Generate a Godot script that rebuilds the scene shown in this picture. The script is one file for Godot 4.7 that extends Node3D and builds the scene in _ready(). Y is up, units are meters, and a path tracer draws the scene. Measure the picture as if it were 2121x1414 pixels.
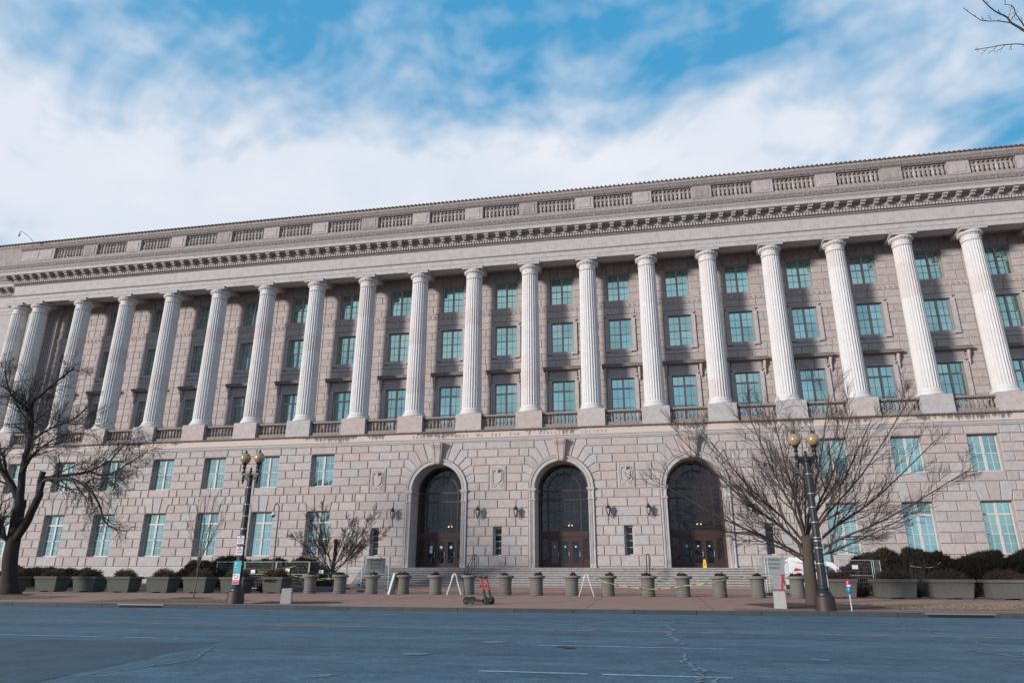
extends Node3D
# A government building with a long colonnade, seen from across a wide avenue on a hazy winter afternoon.

const BAY := 5.5
const XL := -58.4          # left end of the colonnade
const XR := 49.5           # the facade goes on past the right edge of the photograph
const KERB_Z := 30.4
const EYE := Vector3(10.27, 1.35, 60.78)

var rng := RandomNumberGenerator.new()
var M := {}
var taken := {}
var meshes := {}


class MB:
	# collects triangles; faces are given counter-clockwise as seen from outside
	var v := PackedVector3Array()
	var n := PackedVector3Array()
	var uv := PackedVector2Array()
	var ix := PackedInt32Array()
	var xf := Transform3D()
	var with_uv := false

	func pt(p: Vector3, q: Vector3) -> int:
		v.append(xf * p)
		n.append((xf.basis * q).normalized())
		return v.size() - 1

	func tri(a: Vector3, b: Vector3, c: Vector3) -> void:
		var q := (b - a).cross(c - a).normalized()
		var i := pt(a, q)
		pt(b, q)
		pt(c, q)
		ix.append(i)
		ix.append(i + 2)
		ix.append(i + 1)

	func quad(a: Vector3, b: Vector3, c: Vector3, d: Vector3) -> void:
		var q := (c - a).cross(d - b).normalized()
		var i := pt(a, q)
		pt(b, q)
		pt(c, q)
		pt(d, q)
		ix.append_array(PackedInt32Array([i, i + 2, i + 1, i, i + 3, i + 2]))

	func quad_uv(a: Vector3, b: Vector3, c: Vector3, d: Vector3, u0: Vector2, u1: Vector2) -> void:
		with_uv = true
		while uv.size() < v.size():
			uv.append(Vector2())
		quad(a, b, c, d)
		uv.append(Vector2(u0.x, u1.y))
		uv.append(Vector2(u1.x, u1.y))
		uv.append(Vector2(u1.x, u0.y))
		uv.append(Vector2(u0.x, u0.y))

	func box(c: Vector3, s: Vector3) -> void:
		span(c - s / 2, c + s / 2)

	func span(a: Vector3, b: Vector3) -> void:
		quad(Vector3(a.x, a.y, b.z), Vector3(b.x, a.y, b.z), Vector3(b.x, b.y, b.z), Vector3(a.x, b.y, b.z))
		quad(Vector3(b.x, a.y, a.z), Vector3(a.x, a.y, a.z), Vector3(a.x, b.y, a.z), Vector3(b.x, b.y, a.z))
		quad(Vector3(a.x, a.y, a.z), Vector3(a.x, a.y, b.z), Vector3(a.x, b.y, b.z), Vector3(a.x, b.y, a.z))
		quad(Vector3(b.x, a.y, b.z), Vector3(b.x, a.y, a.z), Vector3(b.x, b.y, a.z), Vector3(b.x, b.y, b.z))
		quad(Vector3(a.x, b.y, b.z), Vector3(b.x, b.y, b.z), Vector3(b.x, b.y, a.z), Vector3(a.x, b.y, a.z))
		quad(Vector3(a.x, a.y, a.z), Vector3(b.x, a.y, a.z), Vector3(b.x, a.y, b.z), Vector3(a.x, a.y, b.z))

	# a box with its upper rim chamfered all round; taper narrows the bottom
	func chamfer_box(a: Vector3, b: Vector3, c: float) -> void:
		var lo := [Vector3(a.x, a.y, b.z), Vector3(b.x, a.y, b.z), Vector3(b.x, a.y, a.z), Vector3(a.x, a.y, a.z)]
		var mid := []
		var top := []
		for p: Vector3 in lo:
			mid.append(Vector3(p.x, b.y - c, p.z))
			top.append(Vector3(p.x + (c if p.x == a.x else -c), b.y, p.z + (c if p.z == a.z else -c)))
		for i in 4:
			var j := (i + 1) % 4
			quad(lo[i], lo[j], mid[j], mid[i])
			quad(mid[i], mid[j], top[j], top[i])
		quad(top[0], top[1], top[2], top[3])
		quad(lo[3], lo[2], lo[1], lo[0])

	# four-sided frustum from a rectangle at y0 to one at y1, centred on the axis
	func frustum(y0: float, hx0: float, hz0: float, y1: float, hx1: float, hz1: float) -> void:
		var p := [Vector3(-hx0, y0, hz0), Vector3(hx0, y0, hz0), Vector3(hx0, y0, -hz0), Vector3(-hx0, y0, -hz0)]
		var q := [Vector3(-hx1, y1, hz1), Vector3(hx1, y1, hz1), Vector3(hx1, y1, -hz1), Vector3(-hx1, y1, -hz1)]
		for i in 4:
			var j := (i + 1) % 4
			quad(p[i], p[j], q[j], q[i])
		quad(q[0], q[1], q[2], q[3])
		quad(p[3], p[2], p[1], p[0])

	func tube(pts: PackedVector3Array, rad: PackedFloat32Array, sides: int, cap := true) -> void:
		var base := v.size()
		var side := Vector3()
		var last := pts.size() - 1
		for i in pts.size():
			var d := (pts[mini(i + 1, last)] - pts[maxi(i - 1, 0)]).normalized()
			if i == 0:
				side = d.cross(Vector3(0.13, 0.31, 0.94)).normalized()
				if side.length() < 0.5:
					side = d.cross(Vector3.RIGHT).normalized()
			side = (side - d * side.dot(d)).normalized()
			var up := d.cross(side)
			for k in sides:
				var t := TAU * k / sides
				var q := side * cos(t) + up * sin(t)
				pt(pts[i] + q * rad[i], q)
		for i in last:
			for k in sides:
				var a := base + i * sides + k
				var b := base + i * sides + (k + 1) % sides
				ix.append_array(PackedInt32Array([a, a + sides, b, b, a + sides, b + sides]))
		if cap:
			for e in 2:
				var o: int = 0 if e == 0 else last
				var d := (pts[1] - pts[0]) * -1.0 if e == 0 else pts[last] - pts[last - 1]
				var c := pt(pts[o], d)
				var r := v.size()
				for k in sides:
					v.append(v[base + o * sides + k])
					n.append((xf.basis * d).normalized())
				for k in sides:
					if e == 0:
						ix.append_array(PackedInt32Array([c, r + k, r + (k + 1) % sides]))
					else:
						ix.append_array(PackedInt32Array([c, r + (k + 1) % sides, r + k]))

	func rod(a: Vector3, b: Vector3, r: float, sides := 6) -> void:
		tube(PackedVector3Array([a, b]), PackedFloat32Array([r, r]), sides)

	# turned shape: profile of (radius, height) from bottom to top
	func lathe(prof: Array, seg: int, a0 := 0.0, a1 := TAU) -> void:
		for i in prof.size() - 1:
			var p: Vector2 = prof[i]
			var q: Vector2 = prof[i + 1]
			var t := q - p
			if t.length() < 1e-6:
				continue
			var nn := Vector2(t.y, -t.x).normalized()
			var base := v.size()
			for k in seg + 1:
				var w := a0 + (a1 - a0) * k / seg
				var c := cos(w)
				var s := sin(w)
				var nrm := Vector3(nn.x * c, nn.y, nn.x * s)
				pt(Vector3(p.x * c, p.y, p.x * s), nrm)
				pt(Vector3(q.x * c, q.y, q.x * s), nrm)
			for k in seg:
				var b := base + k * 2
				ix.append_array(PackedInt32Array([b, b + 2, b + 1, b + 1, b + 2, b + 3]))

	# outline in x-y (counter-clockwise) pushed out from z0 to z1
	func prism(poly: PackedVector2Array, z0: float, z1: float, back := false) -> void:
		if Geometry2D.is_polygon_clockwise(poly):
			poly = poly.duplicate()
			poly.reverse()
		var t := Geometry2D.triangulate_polygon(poly)
		for i in range(0, t.size(), 3):
			var a := poly[t[i]]
			var b := poly[t[i + 1]]
			var c := poly[t[i + 2]]
			if (b - a).cross(c - a) < 0:
				var h := b
				b = c
				c = h
			tri(Vector3(a.x, a.y, z1), Vector3(b.x, b.y, z1), Vector3(c.x, c.y, z1))
			if back:
				tri(Vector3(a.x, a.y, z0), Vector3(c.x, c.y, z0), Vector3(b.x, b.y, z0))
		for i in poly.size():
			var a := poly[i]
			var b := poly[(i + 1) % poly.size()]
			quad(Vector3(a.x, a.y, z0), Vector3(b.x, b.y, z0), Vector3(b.x, b.y, z1), Vector3(a.x, a.y, z1))

	# outline pushed out with a chamfered front edge
	func bevel_prism(poly: PackedVector2Array, z0: float, z1: float, c: float) -> void:
		if Geometry2D.is_polygon_clockwise(poly):
			poly = poly.duplicate()
			poly.reverse()
		var k := poly.size()
		var inner := PackedVector2Array()
		for i in k:
			var e0 := (poly[i] - poly[(i + k - 1) % k]).normalized()
			var e1 := (poly[(i + 1) % k] - poly[i]).normalized()
			var n0 := Vector2(-e0.y, e0.x)
			var n1 := Vector2(-e1.y, e1.x)
			var m := n0 + n1
			inner.append(poly[i] + m * (c / maxf(0.35, m.dot(n0))))
		for i in k:
			var j := (i + 1) % k
			quad(Vector3(poly[i].x, poly[i].y, z0), Vector3(poly[j].x, poly[j].y, z0), Vector3(poly[j].x, poly[j].y, z1 - c), Vector3(poly[i].x, poly[i].y, z1 - c))
			quad(Vector3(poly[i].x, poly[i].y, z1 - c), Vector3(poly[j].x, poly[j].y, z1 - c), Vector3(inner[j].x, inner[j].y, z1), Vector3(inner[i].x, inner[i].y, z1))
		var t := Geometry2D.triangulate_polygon(inner)
		for i in range(0, t.size(), 3):
			var a := inner[t[i]]
			var b := inner[t[i + 1]]
			var d := inner[t[i + 2]]
			if (b - a).cross(d - a) < 0:
				var h := b
				b = d
				d = h
			tri(Vector3(a.x, a.y, z1), Vector3(b.x, b.y, z1), Vector3(d.x, d.y, z1))

	# moulding: profile of (z, y) running up the face, drawn from x0 to x1; mitred at the left end round a corner when turn > 0 (depth of the return)
	func moulding(prof: Array, x0: float, x1: float, plane := 0.0, turn := 0.0) -> void:
		for i in prof.size() - 1:
			var p: Vector2 = prof[i]
			var q: Vector2 = prof[i + 1]
			var xp := x0 - (p.x - plane if turn > 0 else 0.0)
			var xq := x0 - (q.x - plane if turn > 0 else 0.0)
			quad(Vector3(xp, p.y, p.x), Vector3(x1, p.y, p.x), Vector3(x1, q.y, q.x), Vector3(xq, q.y, q.x))
			if turn > 0:
				quad(Vector3(xp, p.y, plane - turn), Vector3(xp, p.y, p.x), Vector3(xq, q.y, q.x), Vector3(xq, q.y, plane - turn))
		if turn <= 0:
			for e in 2:
				var poly := PackedVector2Array()
				for p: Vector2 in prof:
					poly.append(p)
				var t := Geometry2D.triangulate_polygon(poly)
				var x := x0 if e == 0 else x1
				for i in range(0, t.size(), 3):
					var a := poly[t[i]]
					var b := poly[t[i + 1]]
					var c := poly[t[i + 2]]
					tri(Vector3(x, a.y, a.x), Vector3(x, b.y, b.x), Vector3(x, c.y, c.x))

	func mesh() -> ArrayMesh:
		var a := []
		a.resize(Mesh.ARRAY_MAX)
		a[Mesh.ARRAY_VERTEX] = v
		a[Mesh.ARRAY_NORMAL] = n
		if with_uv:
			while uv.size() < v.size():
				uv.append(Vector2())
			a[Mesh.ARRAY_TEX_UV] = uv
		a[Mesh.ARRAY_INDEX] = ix
		var m := ArrayMesh.new()
		m.add_surface_from_arrays(Mesh.PRIMITIVE_TRIANGLES, a)
		return m


# ---------------------------------------------------------------- naming

func numbered(called: String) -> String:
	taken[called] = taken.get(called, -1) + 1
	return called if taken[called] == 0 else "%s_%03d" % [called, taken[called]]

func tag(o: Node, label: String, category: String, group := "") -> Node:
	o.set_meta("label", label)
	o.set_meta("category", category)
	if group:
		o.set_meta("group", group)
	return o

func thing(called: String, label: String, category: String, at := Vector3.ZERO, turn := 0.0, group := "") -> Node3D:
	var o := Node3D.new()
	o.name = numbered(called)
	add_child(o)
	o.position = at
	o.rotation.y = turn
	tag(o, label, category, group)
	return o

func shape(m) -> Mesh:
	return m.mesh() if m is MB else m

func part(called: String, m, material: Material, parent: Node, at := Vector3.ZERO) -> MeshInstance3D:
	var o := MeshInstance3D.new()
	o.mesh = shape(m)
	o.material_override = material
	if parent == self:
		o.name = numbered(called)
		add_child(o)
	else:
		o.name = called
		parent.add_child(o, true)
	o.position = at
	return o

func stuff(called: String, m, material: Material, parent: Node) -> MeshInstance3D:
	var o := part(called, m, material, parent)
	o.set_meta("kind", "stuff")
	return o

func struct(called: String, m, material: Material) -> MeshInstance3D:
	var o := part(called, m, material, self)
	o.set_meta("kind", "structure")
	return o

func copy(o: Node3D, at: Vector3, turn := 0.0, label := "") -> Node3D:
	var base: String = o.name
	if base.length() > 4 and base.right(3).is_valid_int() and base[base.length() - 4] == "_":
		base = base.left(base.length() - 4)
	var r: Node3D = o.duplicate()
	r.name = numbered(base)
	add_child(r)
	r.position = at
	r.rotation.y = turn
	if label:
		r.set_meta("label", label)
	return r


# ---------------------------------------------------------------- materials

func lin(r: float, g: float, b: float) -> Color:
	return Color(r, g, b).linear_to_srgb()

func make_tex(sd: int, layers: Array, ramp: Array, size := 512, gain := 1.0) -> ImageTexture:
	# layers: [frequency, weight, fractal octaves]; ramp: linear colours from low to high
	var sum := PackedFloat32Array()
	sum.resize(size * size)
	var total := 0.0
	for l in layers:
		var f := FastNoiseLite.new()
		f.seed = sd
		sd += 7
		f.noise_type = FastNoiseLite.TYPE_SIMPLEX_SMOOTH
		f.frequency = l[0]
		f.fractal_octaves = l[2]
		var d := f.get_seamless_image(size, size).get_data()
		var w: float = l[1]
		total += w
		var xm: int = l[3] if l.size() > 3 else 1       # squeezed across: upright streaks
		if xm == 1:
			for i in size * size:
				sum[i] += d[i] * w
		else:
			for y in size:
				for x in size:
					sum[y * size + x] += d[y * size + (x * xm) % size] * w
	var lut := PackedByteArray()
	for i in 256:
		var t := i / 255.0 * (ramp.size() - 1)
		var k := mini(int(t), ramp.size() - 2)
		var c: Color = ramp[k].lerp(ramp[k + 1], t - k).linear_to_srgb()
		lut.append_array(PackedByteArray([c.r8, c.g8, c.b8]))
	var out := PackedByteArray()
	out.resize(size * size * 3)
	for i in size * size:
		var k := clampi(int((sum[i] / total - 128.0) * gain + 128.0), 0, 255) * 3
		out[i * 3] = lut[k]
		out[i * 3 + 1] = lut[k + 1]
		out[i * 3 + 2] = lut[k + 2]
	return ImageTexture.create_from_image(Image.create_from_data(size, size, false, Image.FORMAT_RGB8, out))

func mat(key: String, c: Color, rough := 0.8, tex: Texture2D = null, tile := 4.0, bump := 0.0) -> StandardMaterial3D:
	var m := StandardMaterial3D.new()
	m.resource_name = key
	m.albedo_color = c.linear_to_srgb()
	m.roughness = rough
	if tex:
		m.albedo_texture = tex
		m.uv1_triplanar = true
		m.uv1_world_triplanar = true
		m.uv1_scale = Vector3.ONE / tile
		if bump > 0:
			m.heightmap_enabled = true
			m.heightmap_texture = tex
			m.heightmap_scale = bump
	M[key] = m
	return m

func glass(key: String, c: Color, alpha: float) -> void:
	var m := mat(key, c, 0.04)
	m.transparency = BaseMaterial3D.TRANSPARENCY_ALPHA
	m.albedo_color.a = alpha
	m.metallic_specular = 0.6

func make_materials() -> void:
	var stone := make_tex(11, [[0.006, 1.0, 4], [0.05, 0.5, 3], [0.25, 0.4, 2], [0.007, 1.0, 3, 9]], [Color(0.62, 0.60, 0.59), Color(0.88, 0.87, 0.87), Color(1.0, 1.0, 1.0)], 1024, 1.5)
	var streak := make_tex(31, [[0.01, 1.0, 5], [0.12, 0.6, 3], [0.008, 1.0, 3, 11]], [Color(0.42, 0.40, 0.40), Color(0.75, 0.73, 0.72), Color(1, 1, 1)])
	var tones := [Color(0.415, 0.36, 0.35), Color(0.395, 0.365, 0.365), Color(0.435, 0.385, 0.375), Color(0.38, 0.335, 0.325), Color(0.405, 0.38, 0.385), Color(0.415, 0.35, 0.33), Color(0.39, 0.345, 0.345)]
	for i in tones.size():
		mat("block%d" % i, tones[i], 0.85, stone, 3.1 + 0.37 * i, 0.25)
	mat("joint", Color(0.339, 0.296, 0.285), 0.95, stone, 2.0)
	mat("trim", Color(0.408, 0.385, 0.385), 0.8, stone, 5.0, 0.15)
	mat("white_stone", Color(0.408, 0.393, 0.397), 0.8, stone, 6.3, 0.1)
	var marble := make_tex(41, [[0.008, 1.0, 4], [0.1, 0.5, 3]], [Color(0.86, 0.85, 0.85), Color(1, 1, 1)], 512, 1.3)
	mat("column_stone", Color(0.539, 0.535, 0.539), 0.75, marble, 3.7)
	mat("column_stone_pink", Color(0.505, 0.465, 0.46), 0.75, marble, 3.3)
	mat("column_stone_warm", Color(0.531, 0.512, 0.512), 0.75, marble, 2.9)
	# stone blotched and streaked with soot
	var soot := make_tex(37, [[0.012, 1.0, 4], [0.1, 0.5, 3], [0.008, 1.4, 3, 13]], [Color(0.16, 0.15, 0.16), Color(0.42, 0.40, 0.41), Color(1.0, 0.96, 0.95)], 1024, 1.9)
	mat("stained", Color(0.36, 0.325, 0.325), 0.9, soot, 3.1, 0.3)
	mat("parapet", Color(0.347, 0.308, 0.296), 0.88, streak, 6.0, 0.2)
	mat("baluster_stone", Color(0.277, 0.235, 0.223), 0.88, streak, 1.4)
	mat("soffit", Color(0.385, 0.331, 0.320), 0.9, stone, 3.3)
	mat("step_stone", Color(0.385, 0.377, 0.381), 0.8, streak, 2.1, 0.2)
	mat("letter", Color(0.270, 0.230, 0.215), 0.8)
	mat("roof_tile", Color(0.10, 0.085, 0.085), 0.8, streak, 1.1)
	mat("bronze", Color(0.042, 0.013, 0.012), 0.5, streak, 1.2)
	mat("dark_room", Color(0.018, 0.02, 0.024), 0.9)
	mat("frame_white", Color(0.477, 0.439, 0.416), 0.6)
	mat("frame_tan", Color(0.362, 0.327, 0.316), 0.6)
	mat("door_sticker", Color(0.55, 0.6, 0.65), 0.5)
	for i in 3:
		glass("pane%d" % i, [Color(0.38, 0.62, 0.62), Color(0.40, 0.60, 0.56), Color(0.32, 0.52, 0.50)][i], [0.36, 0.24, 0.14][i])
		M["pane%d" % i].metallic = 0.9
	glass("pane_dark", Color(0.02, 0.05, 0.07), 0.20)
	var blinds := [Color(0.20, 0.38, 0.365), Color(0.15, 0.31, 0.29), Color(0.34, 0.55, 0.53), Color(0.07, 0.16, 0.15), Color(0.24, 0.43, 0.43), Color(0.10, 0.23, 0.205)]
	var cloth := make_tex(57, [[0.02, 1.0, 2], [0.3, 0.3, 2]], [Color(0.7, 0.7, 0.7), Color(1, 1, 1)], 256)
	for i in blinds.size():
		mat("blind%d" % i, blinds[i], 0.9, cloth, 1.7)
	mat("blind_pale", Color(0.58, 0.80, 0.77), 0.9, cloth, 1.3)
	var tar := make_tex(71, [[0.004, 0.6, 3], [0.03, 0.9, 3], [0.14, 1.2, 3]], [Color(0.30, 0.30, 0.30), Color(0.62, 0.62, 0.62), Color(1.0, 1.0, 1.0)], 1024, 2.2)
	mat("asphalt", Color(0.080, 0.168, 0.235), 0.78, tar, 6.0, 0.5)
	mat("asphalt_worn", Color(0.095, 0.192, 0.262), 0.78, tar, 4.3, 0.5)
	mat("asphalt_dark", Color(0.070, 0.146, 0.204), 0.78, tar, 5.1, 0.5)
	mat("asphalt_patch", Color(0.052, 0.113, 0.155), 0.75, tar, 5.0, 0.4)
	mat("crack_fill", Color(0.246, 0.332, 0.391), 0.8, tar, 1.1)
	mat("paint_white", Color(0.50, 0.63, 0.72), 0.7, tar, 2.2)
	mat("paint_yellow", Color(0.56, 0.43, 0.36), 0.7, tar, 2.2)
	mat("paint_worn", Color(0.19, 0.28, 0.36), 0.75, tar, 1.3)
	var grit := make_tex(83, [[0.006, 0.5, 3], [0.12, 0.8, 2], [0.45, 1.0, 2]], [Color(0.45, 0.42, 0.41), Color(0.76, 0.74, 0.73), Color(1.0, 1.0, 1.0)], 1024, 1.8)
	mat("paving", Color(0.440, 0.250, 0.190), 0.85, grit, 5.0, 0.4)
	mat("brick_paving", Color(0.27, 0.15, 0.15), 0.85, grit, 1.6, 0.5)
	mat("kerb_stone", Color(0.053, 0.062, 0.070), 0.85, streak, 2.3, 0.3)
	mat("kerb_stone_b", Color(0.043, 0.053, 0.062), 0.85, streak, 1.7, 0.3)
	mat("soil", Color(0.075, 0.058, 0.048), 0.95, grit, 2.3, 1.5)
	mat("mulch", Color(0.085, 0.045, 0.036), 0.95, grit, 1.3, 2.0)
	mat("dry_turf", Color(0.17, 0.135, 0.085), 0.95, grit, 1.9, 1.0)
	mat("grass_blade", Color(0.21, 0.17, 0.095), 0.9)
	mat("ground", Color(0.12, 0.11, 0.10), 0.95, grit, 6.0)
	var pock := make_tex(97, [[0.02, 1.0, 4], [0.3, 0.7, 2]], [Color(0.55, 0.55, 0.53), Color(0.85, 0.85, 0.83), Color(1, 1, 1)])
	mat("concrete_dark", Color(0.113, 0.113, 0.105), 0.9, pock, 1.9, 0.4)
	mat("concrete", Color(0.136, 0.129, 0.122), 0.9, pock, 2.1, 0.4)
	mat("concrete_grey", Color(0.074, 0.082, 0.078), 0.9, pock, 1.7, 0.4)
	mat("concrete_rim", Color(0.183, 0.172, 0.164), 0.9, pock, 1.3, 0.4)
	mat("bollard_concrete", Color(0.37, 0.37, 0.365), 0.9, pock, 1.1, 0.3)
	var bark := make_tex(103, [[0.02, 0.8, 4], [0.2, 0.9, 3]], [Color(0.45, 0.43, 0.42), Color(0.8, 0.78, 0.77), Color(1.0, 1.0, 1.0)])
	mat("bark_dark", Color(0.028, 0.022, 0.021), 0.95, bark, 0.7, 1.5)
	mat("bark", Color(0.071, 0.055, 0.048), 0.95, bark, 0.6, 1.2)
	mat("twig", Color(0.046, 0.031, 0.032), 0.9)
	mat("twig_dark", Color(0.020, 0.017, 0.017), 0.9)
	mat("twig_red", Color(0.071, 0.039, 0.038), 0.9)
	mat("sapling_bark", Color(0.14, 0.115, 0.10), 0.9, bark, 0.5)
	mat("shrub", Color(0.072, 0.040, 0.036), 0.95)
	mat("shrub_b", Color(0.085, 0.052, 0.040), 0.95)
	mat("shrub_red", Color(0.13, 0.045, 0.030), 0.95)
	mat("cabbage", Color(0.065, 0.020, 0.028), 0.85)
	mat("yew", Color(0.022, 0.021, 0.011), 0.9)
	mat("yew_brown", Color(0.045, 0.028, 0.016), 0.9)
	mat("iron", Color(0.011, 0.012, 0.015), 0.5, pock, 0.9)
	mat("iron_rust", Color(0.035, 0.018, 0.018), 0.6, pock, 0.7)
	mat("lantern_iron", Color(0.012, 0.010, 0.010), 0.5)
	mat("steel_band", Color(0.5, 0.52, 0.54), 0.35).metallic = 0.8
	mat("galvanised", Color(0.36, 0.40, 0.41), 0.45).metallic = 0.5
	mat("wire", Color(0.30, 0.33, 0.34), 0.5).metallic = 0.4
	mat("rail_metal", Color(0.09, 0.075, 0.065), 0.45).metallic = 0.5
	var amber := mat("amber_globe", Color(0.30, 0.215, 0.115), 0.22)
	amber.clearcoat_enabled = true
	amber.clearcoat = 0.8
	amber.clearcoat_roughness = 0.1
	amber.backlight_enabled = true
	amber.backlight = lin(0.16, 0.11, 0.05)
	mat("lantern_glass", Color(0.42, 0.42, 0.40), 0.25)
	mat("white_plastic", Color(0.72, 0.72, 0.73), 0.4)
	mat("white_board", Color(0.561, 0.570, 0.578), 0.55)
	mat("camera_grey", Color(0.62, 0.66, 0.70), 0.35)
	mat("black_plastic", Color(0.008, 0.009, 0.011), 0.45)
	mat("rubber", Color(0.012, 0.012, 0.013), 0.8)
	var red := mat("scooter_red", Color(0.36, 0.004, 0.014), 0.3)
	red.clearcoat_enabled = true
	red.clearcoat = 0.6
	mat("sign_white", Color(0.62, 0.60, 0.63), 0.5)
	mat("sign_purple", Color(0.17, 0.035, 0.10), 0.5)
	mat("sign_red", Color(0.45, 0.02, 0.05), 0.5)
	mat("sign_teal", Color(0.02, 0.30, 0.36), 0.45)
	mat("sign_grey", Color(0.234, 0.254, 0.254), 0.5)
	mat("meter_blue", Color(0.02, 0.16, 0.33), 0.35)
	mat("meter_red", Color(0.40, 0.02, 0.07), 0.35)
	mat("meter_pole", Color(0.30, 0.37, 0.40), 0.5)
	mat("tape", Color(0.400, 0.420, 0.120), 0.6)
	mat("tape_black", Color(0.03, 0.03, 0.02), 0.6)
	mat("caution_yellow", Color(0.70, 0.42, 0.02), 0.45)
	mat("loader_white", Color(0.70, 0.71, 0.72), 0.35)
	mat("loader_dark", Color(0.05, 0.055, 0.06), 0.5)
	mat("plate_metal", Color(0.16, 0.17, 0.17), 0.6, pock, 1.2)
	mat("hollow", Color(0.008, 0.008, 0.009), 0.95)
	var lit := mat("pendant_glow", Color(0.9, 0.7, 0.45), 0.5)
	lit.emission_enabled = true
	lit.emission = Color(1.0, 0.75, 0.45)
	lit.emission_energy_multiplier = 2.5


# ---------------------------------------------------------------- sky

func make_sky() -> ImageTexture:
	# air and cloud as a layer overhead: cover grows towards the horizon, with open blue gaps
	var w := 2048
	var h := 1024
	var a := FastNoiseLite.new()
	a.seed = 5
	a.noise_type = FastNoiseLite.TYPE_SIMPLEX_SMOOTH
	a.frequency = 1.0
	a.fractal_octaves = 5
	a.fractal_gain = 0.52
	var b := FastNoiseLite.new()
	b.seed = 21
	b.noise_type = FastNoiseLite.TYPE_SIMPLEX_SMOOTH
	b.frequency = 1.0
	b.fractal_octaves = 3
	# [azimuth, elevation, half-widths, strength] of the clear gaps (negative) and thick banks
	var spots := [[-4.0, 43.0, 10.0, 3.4, -0.16], [12.5, 42.0, 4.5, 4.0, -0.32], [29.5, 29.0, 7.0, 3.4, -0.62], [-31.0, 45.0, 9.0, 3.0, -0.22], [-24.0, 38.0, 8.0, 3.0, -0.16], [-43.0, 34.0, 9.0, 4.0, -0.26], [-8.0, 37.5, 8.0, 2.0, -0.1],
		[-14.0, 30.8, 26.0, 4.2, 0.58], [-44.0, 25.5, 20.0, 5.5, 0.48], [12.0, 33.5, 10.0, 3.2, 0.30], [24.0, 38.0, 8.0, 4.5, 0.15], [-60.0, 36.0, 9.0, 8.0, 0.22], [2.0, 27.5, 22.0, 3.0, 0.25],
		[95.0, 40.0, 16.0, 9.0, -0.3], [-120.0, 42.0, 20.0, 10.0, -0.3], [170.0, 36.0, 22.0, 8.0, -0.3], [130.0, 25.0, 24.0, 8.0, 0.45], [-160.0, 26.0, 26.0, 8.0, 0.5], [-90.0, 60.0, 25.0, 10.0, -0.2], [60.0, 65.0, 40.0, 12.0, -0.2], [75.0, 24.0, 20.0, 7.0, 0.4]]
	var half := h / 2
	var low := Color(0.62, 0.68, 0.74)
	var img := PackedFloat32Array()
	img.resize(w * h * 3)
	var k := 0
	for j in h:
		var el := (0.5 - (j + 0.5) / h) * PI
		if j >= half:
			for i in w:
				img[k] = 0.16
				img[k + 1] = 0.165
				img[k + 2] = 0.17
				k += 3
			continue
		var ce := cos(el)
		var se := sin(el)
		var eld := rad_to_deg(el)
		var near := []
		for s in spots:
			var e: float = (eld - s[1]) / s[3]
			if absf(e) < 2.6:
				near.append([s[0], s[2], s[4] * exp(-e * e)])
		var reach := 1.0 / (se + 0.16)
		var cover0 := 0.70 - 0.46 * smoothstep(29.0, 42.0, eld)
		var t_air := smoothstep(0.0, 62.0, eld)
		for i in w:
			var az := wrapf((i + 0.5) / w * TAU, -PI, PI)
			var px := sin(az) * ce * reach
			var pz := -cos(az) * ce * reach
			var q := b.get_noise_2d(px * 1.1 + 7.0, pz * 1.1)
			var r := b.get_noise_2d(px * 1.3 - 3.0, pz * 1.3 + 11.0)
			# wisps are drawn out along the wind
			var x1 := (px * 0.86 + pz * 0.50) * 3.2 + q * 0.8
			var y1 := (-px * 0.50 + pz * 0.86) * 5.6 + r * 0.8
			var d := a.get_noise_2d(x1, y1) * 0.68 + a.get_noise_2d(px * 12.0 + r, pz * 12.0 + 30.0 + q) * 0.36
			var azd := rad_to_deg(az)
			var bias := 0.0
			for s in near:
				var g: float = absf(azd - s[0])
				g = minf(g, 360.0 - g) / s[1]
				if g < 2.6:
					bias += s[2] * exp(-g * g)
			var c := clampf(cover0 + d * 0.62 + bias, 0.0, 1.0)
			c = lerpf(c, c * c * (3.0 - 2.0 * c), 0.2)
			c = 0.07 + 0.93 * c
			var thick := clampf(0.55 + 0.75 * b.get_noise_2d(px * 1.7 + 40.0, pz * 1.7) + d * 0.25, 0.0, 1.0)
			var br := lerpf(0.050, 0.014, t_air)
			var bg := lerpf(0.39, 0.305, t_air)
			var bb := lerpf(0.70, 0.62, t_air)
			img[k] = lerpf(br, lerpf(0.70, 0.88, thick), c)
			img[k + 1] = lerpf(bg, lerpf(0.79, 0.90, thick), c)
			img[k + 2] = lerpf(bb, lerpf(0.91, 0.97, thick), c)
			k += 3
	var im := Image.create_from_data(w, h, false, Image.FORMAT_RGBF, img.to_byte_array())
	return ImageTexture.create_from_image(im)


# ---------------------------------------------------------------- the building

const COURSES := [2.23, 3.10, 3.89, 4.68, 5.46, 6.22, 6.98, 7.72, 8.45, 9.17, 9.92, 10.65, 11.37, 12.08, 12.76]
const ARCHES := [-8.25, 2.75, 13.75]
const PANELS := [-13.75, -2.75, 8.25, 19.25]
# joints to either side of an arch, by course; the first is where arch or arch stones end
const ARCH_JOINTS := [[2.78, 3.91, 4.78], [2.78, 3.45, 4.47, 5.14], [2.78, 3.88, 5.14], [2.78, 3.46, 4.46, 5.14], [2.78, 3.90, 4.72], [2.78, 3.45, 4.46], [2.78, 3.88, 5.5], [2.78, 3.44, 4.45],
	[2.78, 3.86, 4.73], [3.42, 4.73], [3.34, 4.73], [3.12, 4.43], [2.77, 3.62, 5.5], [2.29, 4.42]]
const ZB := 1.0            # face of the rusticated storey
const ZL := -2.2           # face of the wall behind the columns
const ARC_Y := 8.60
const ARC_R := 2.78

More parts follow.
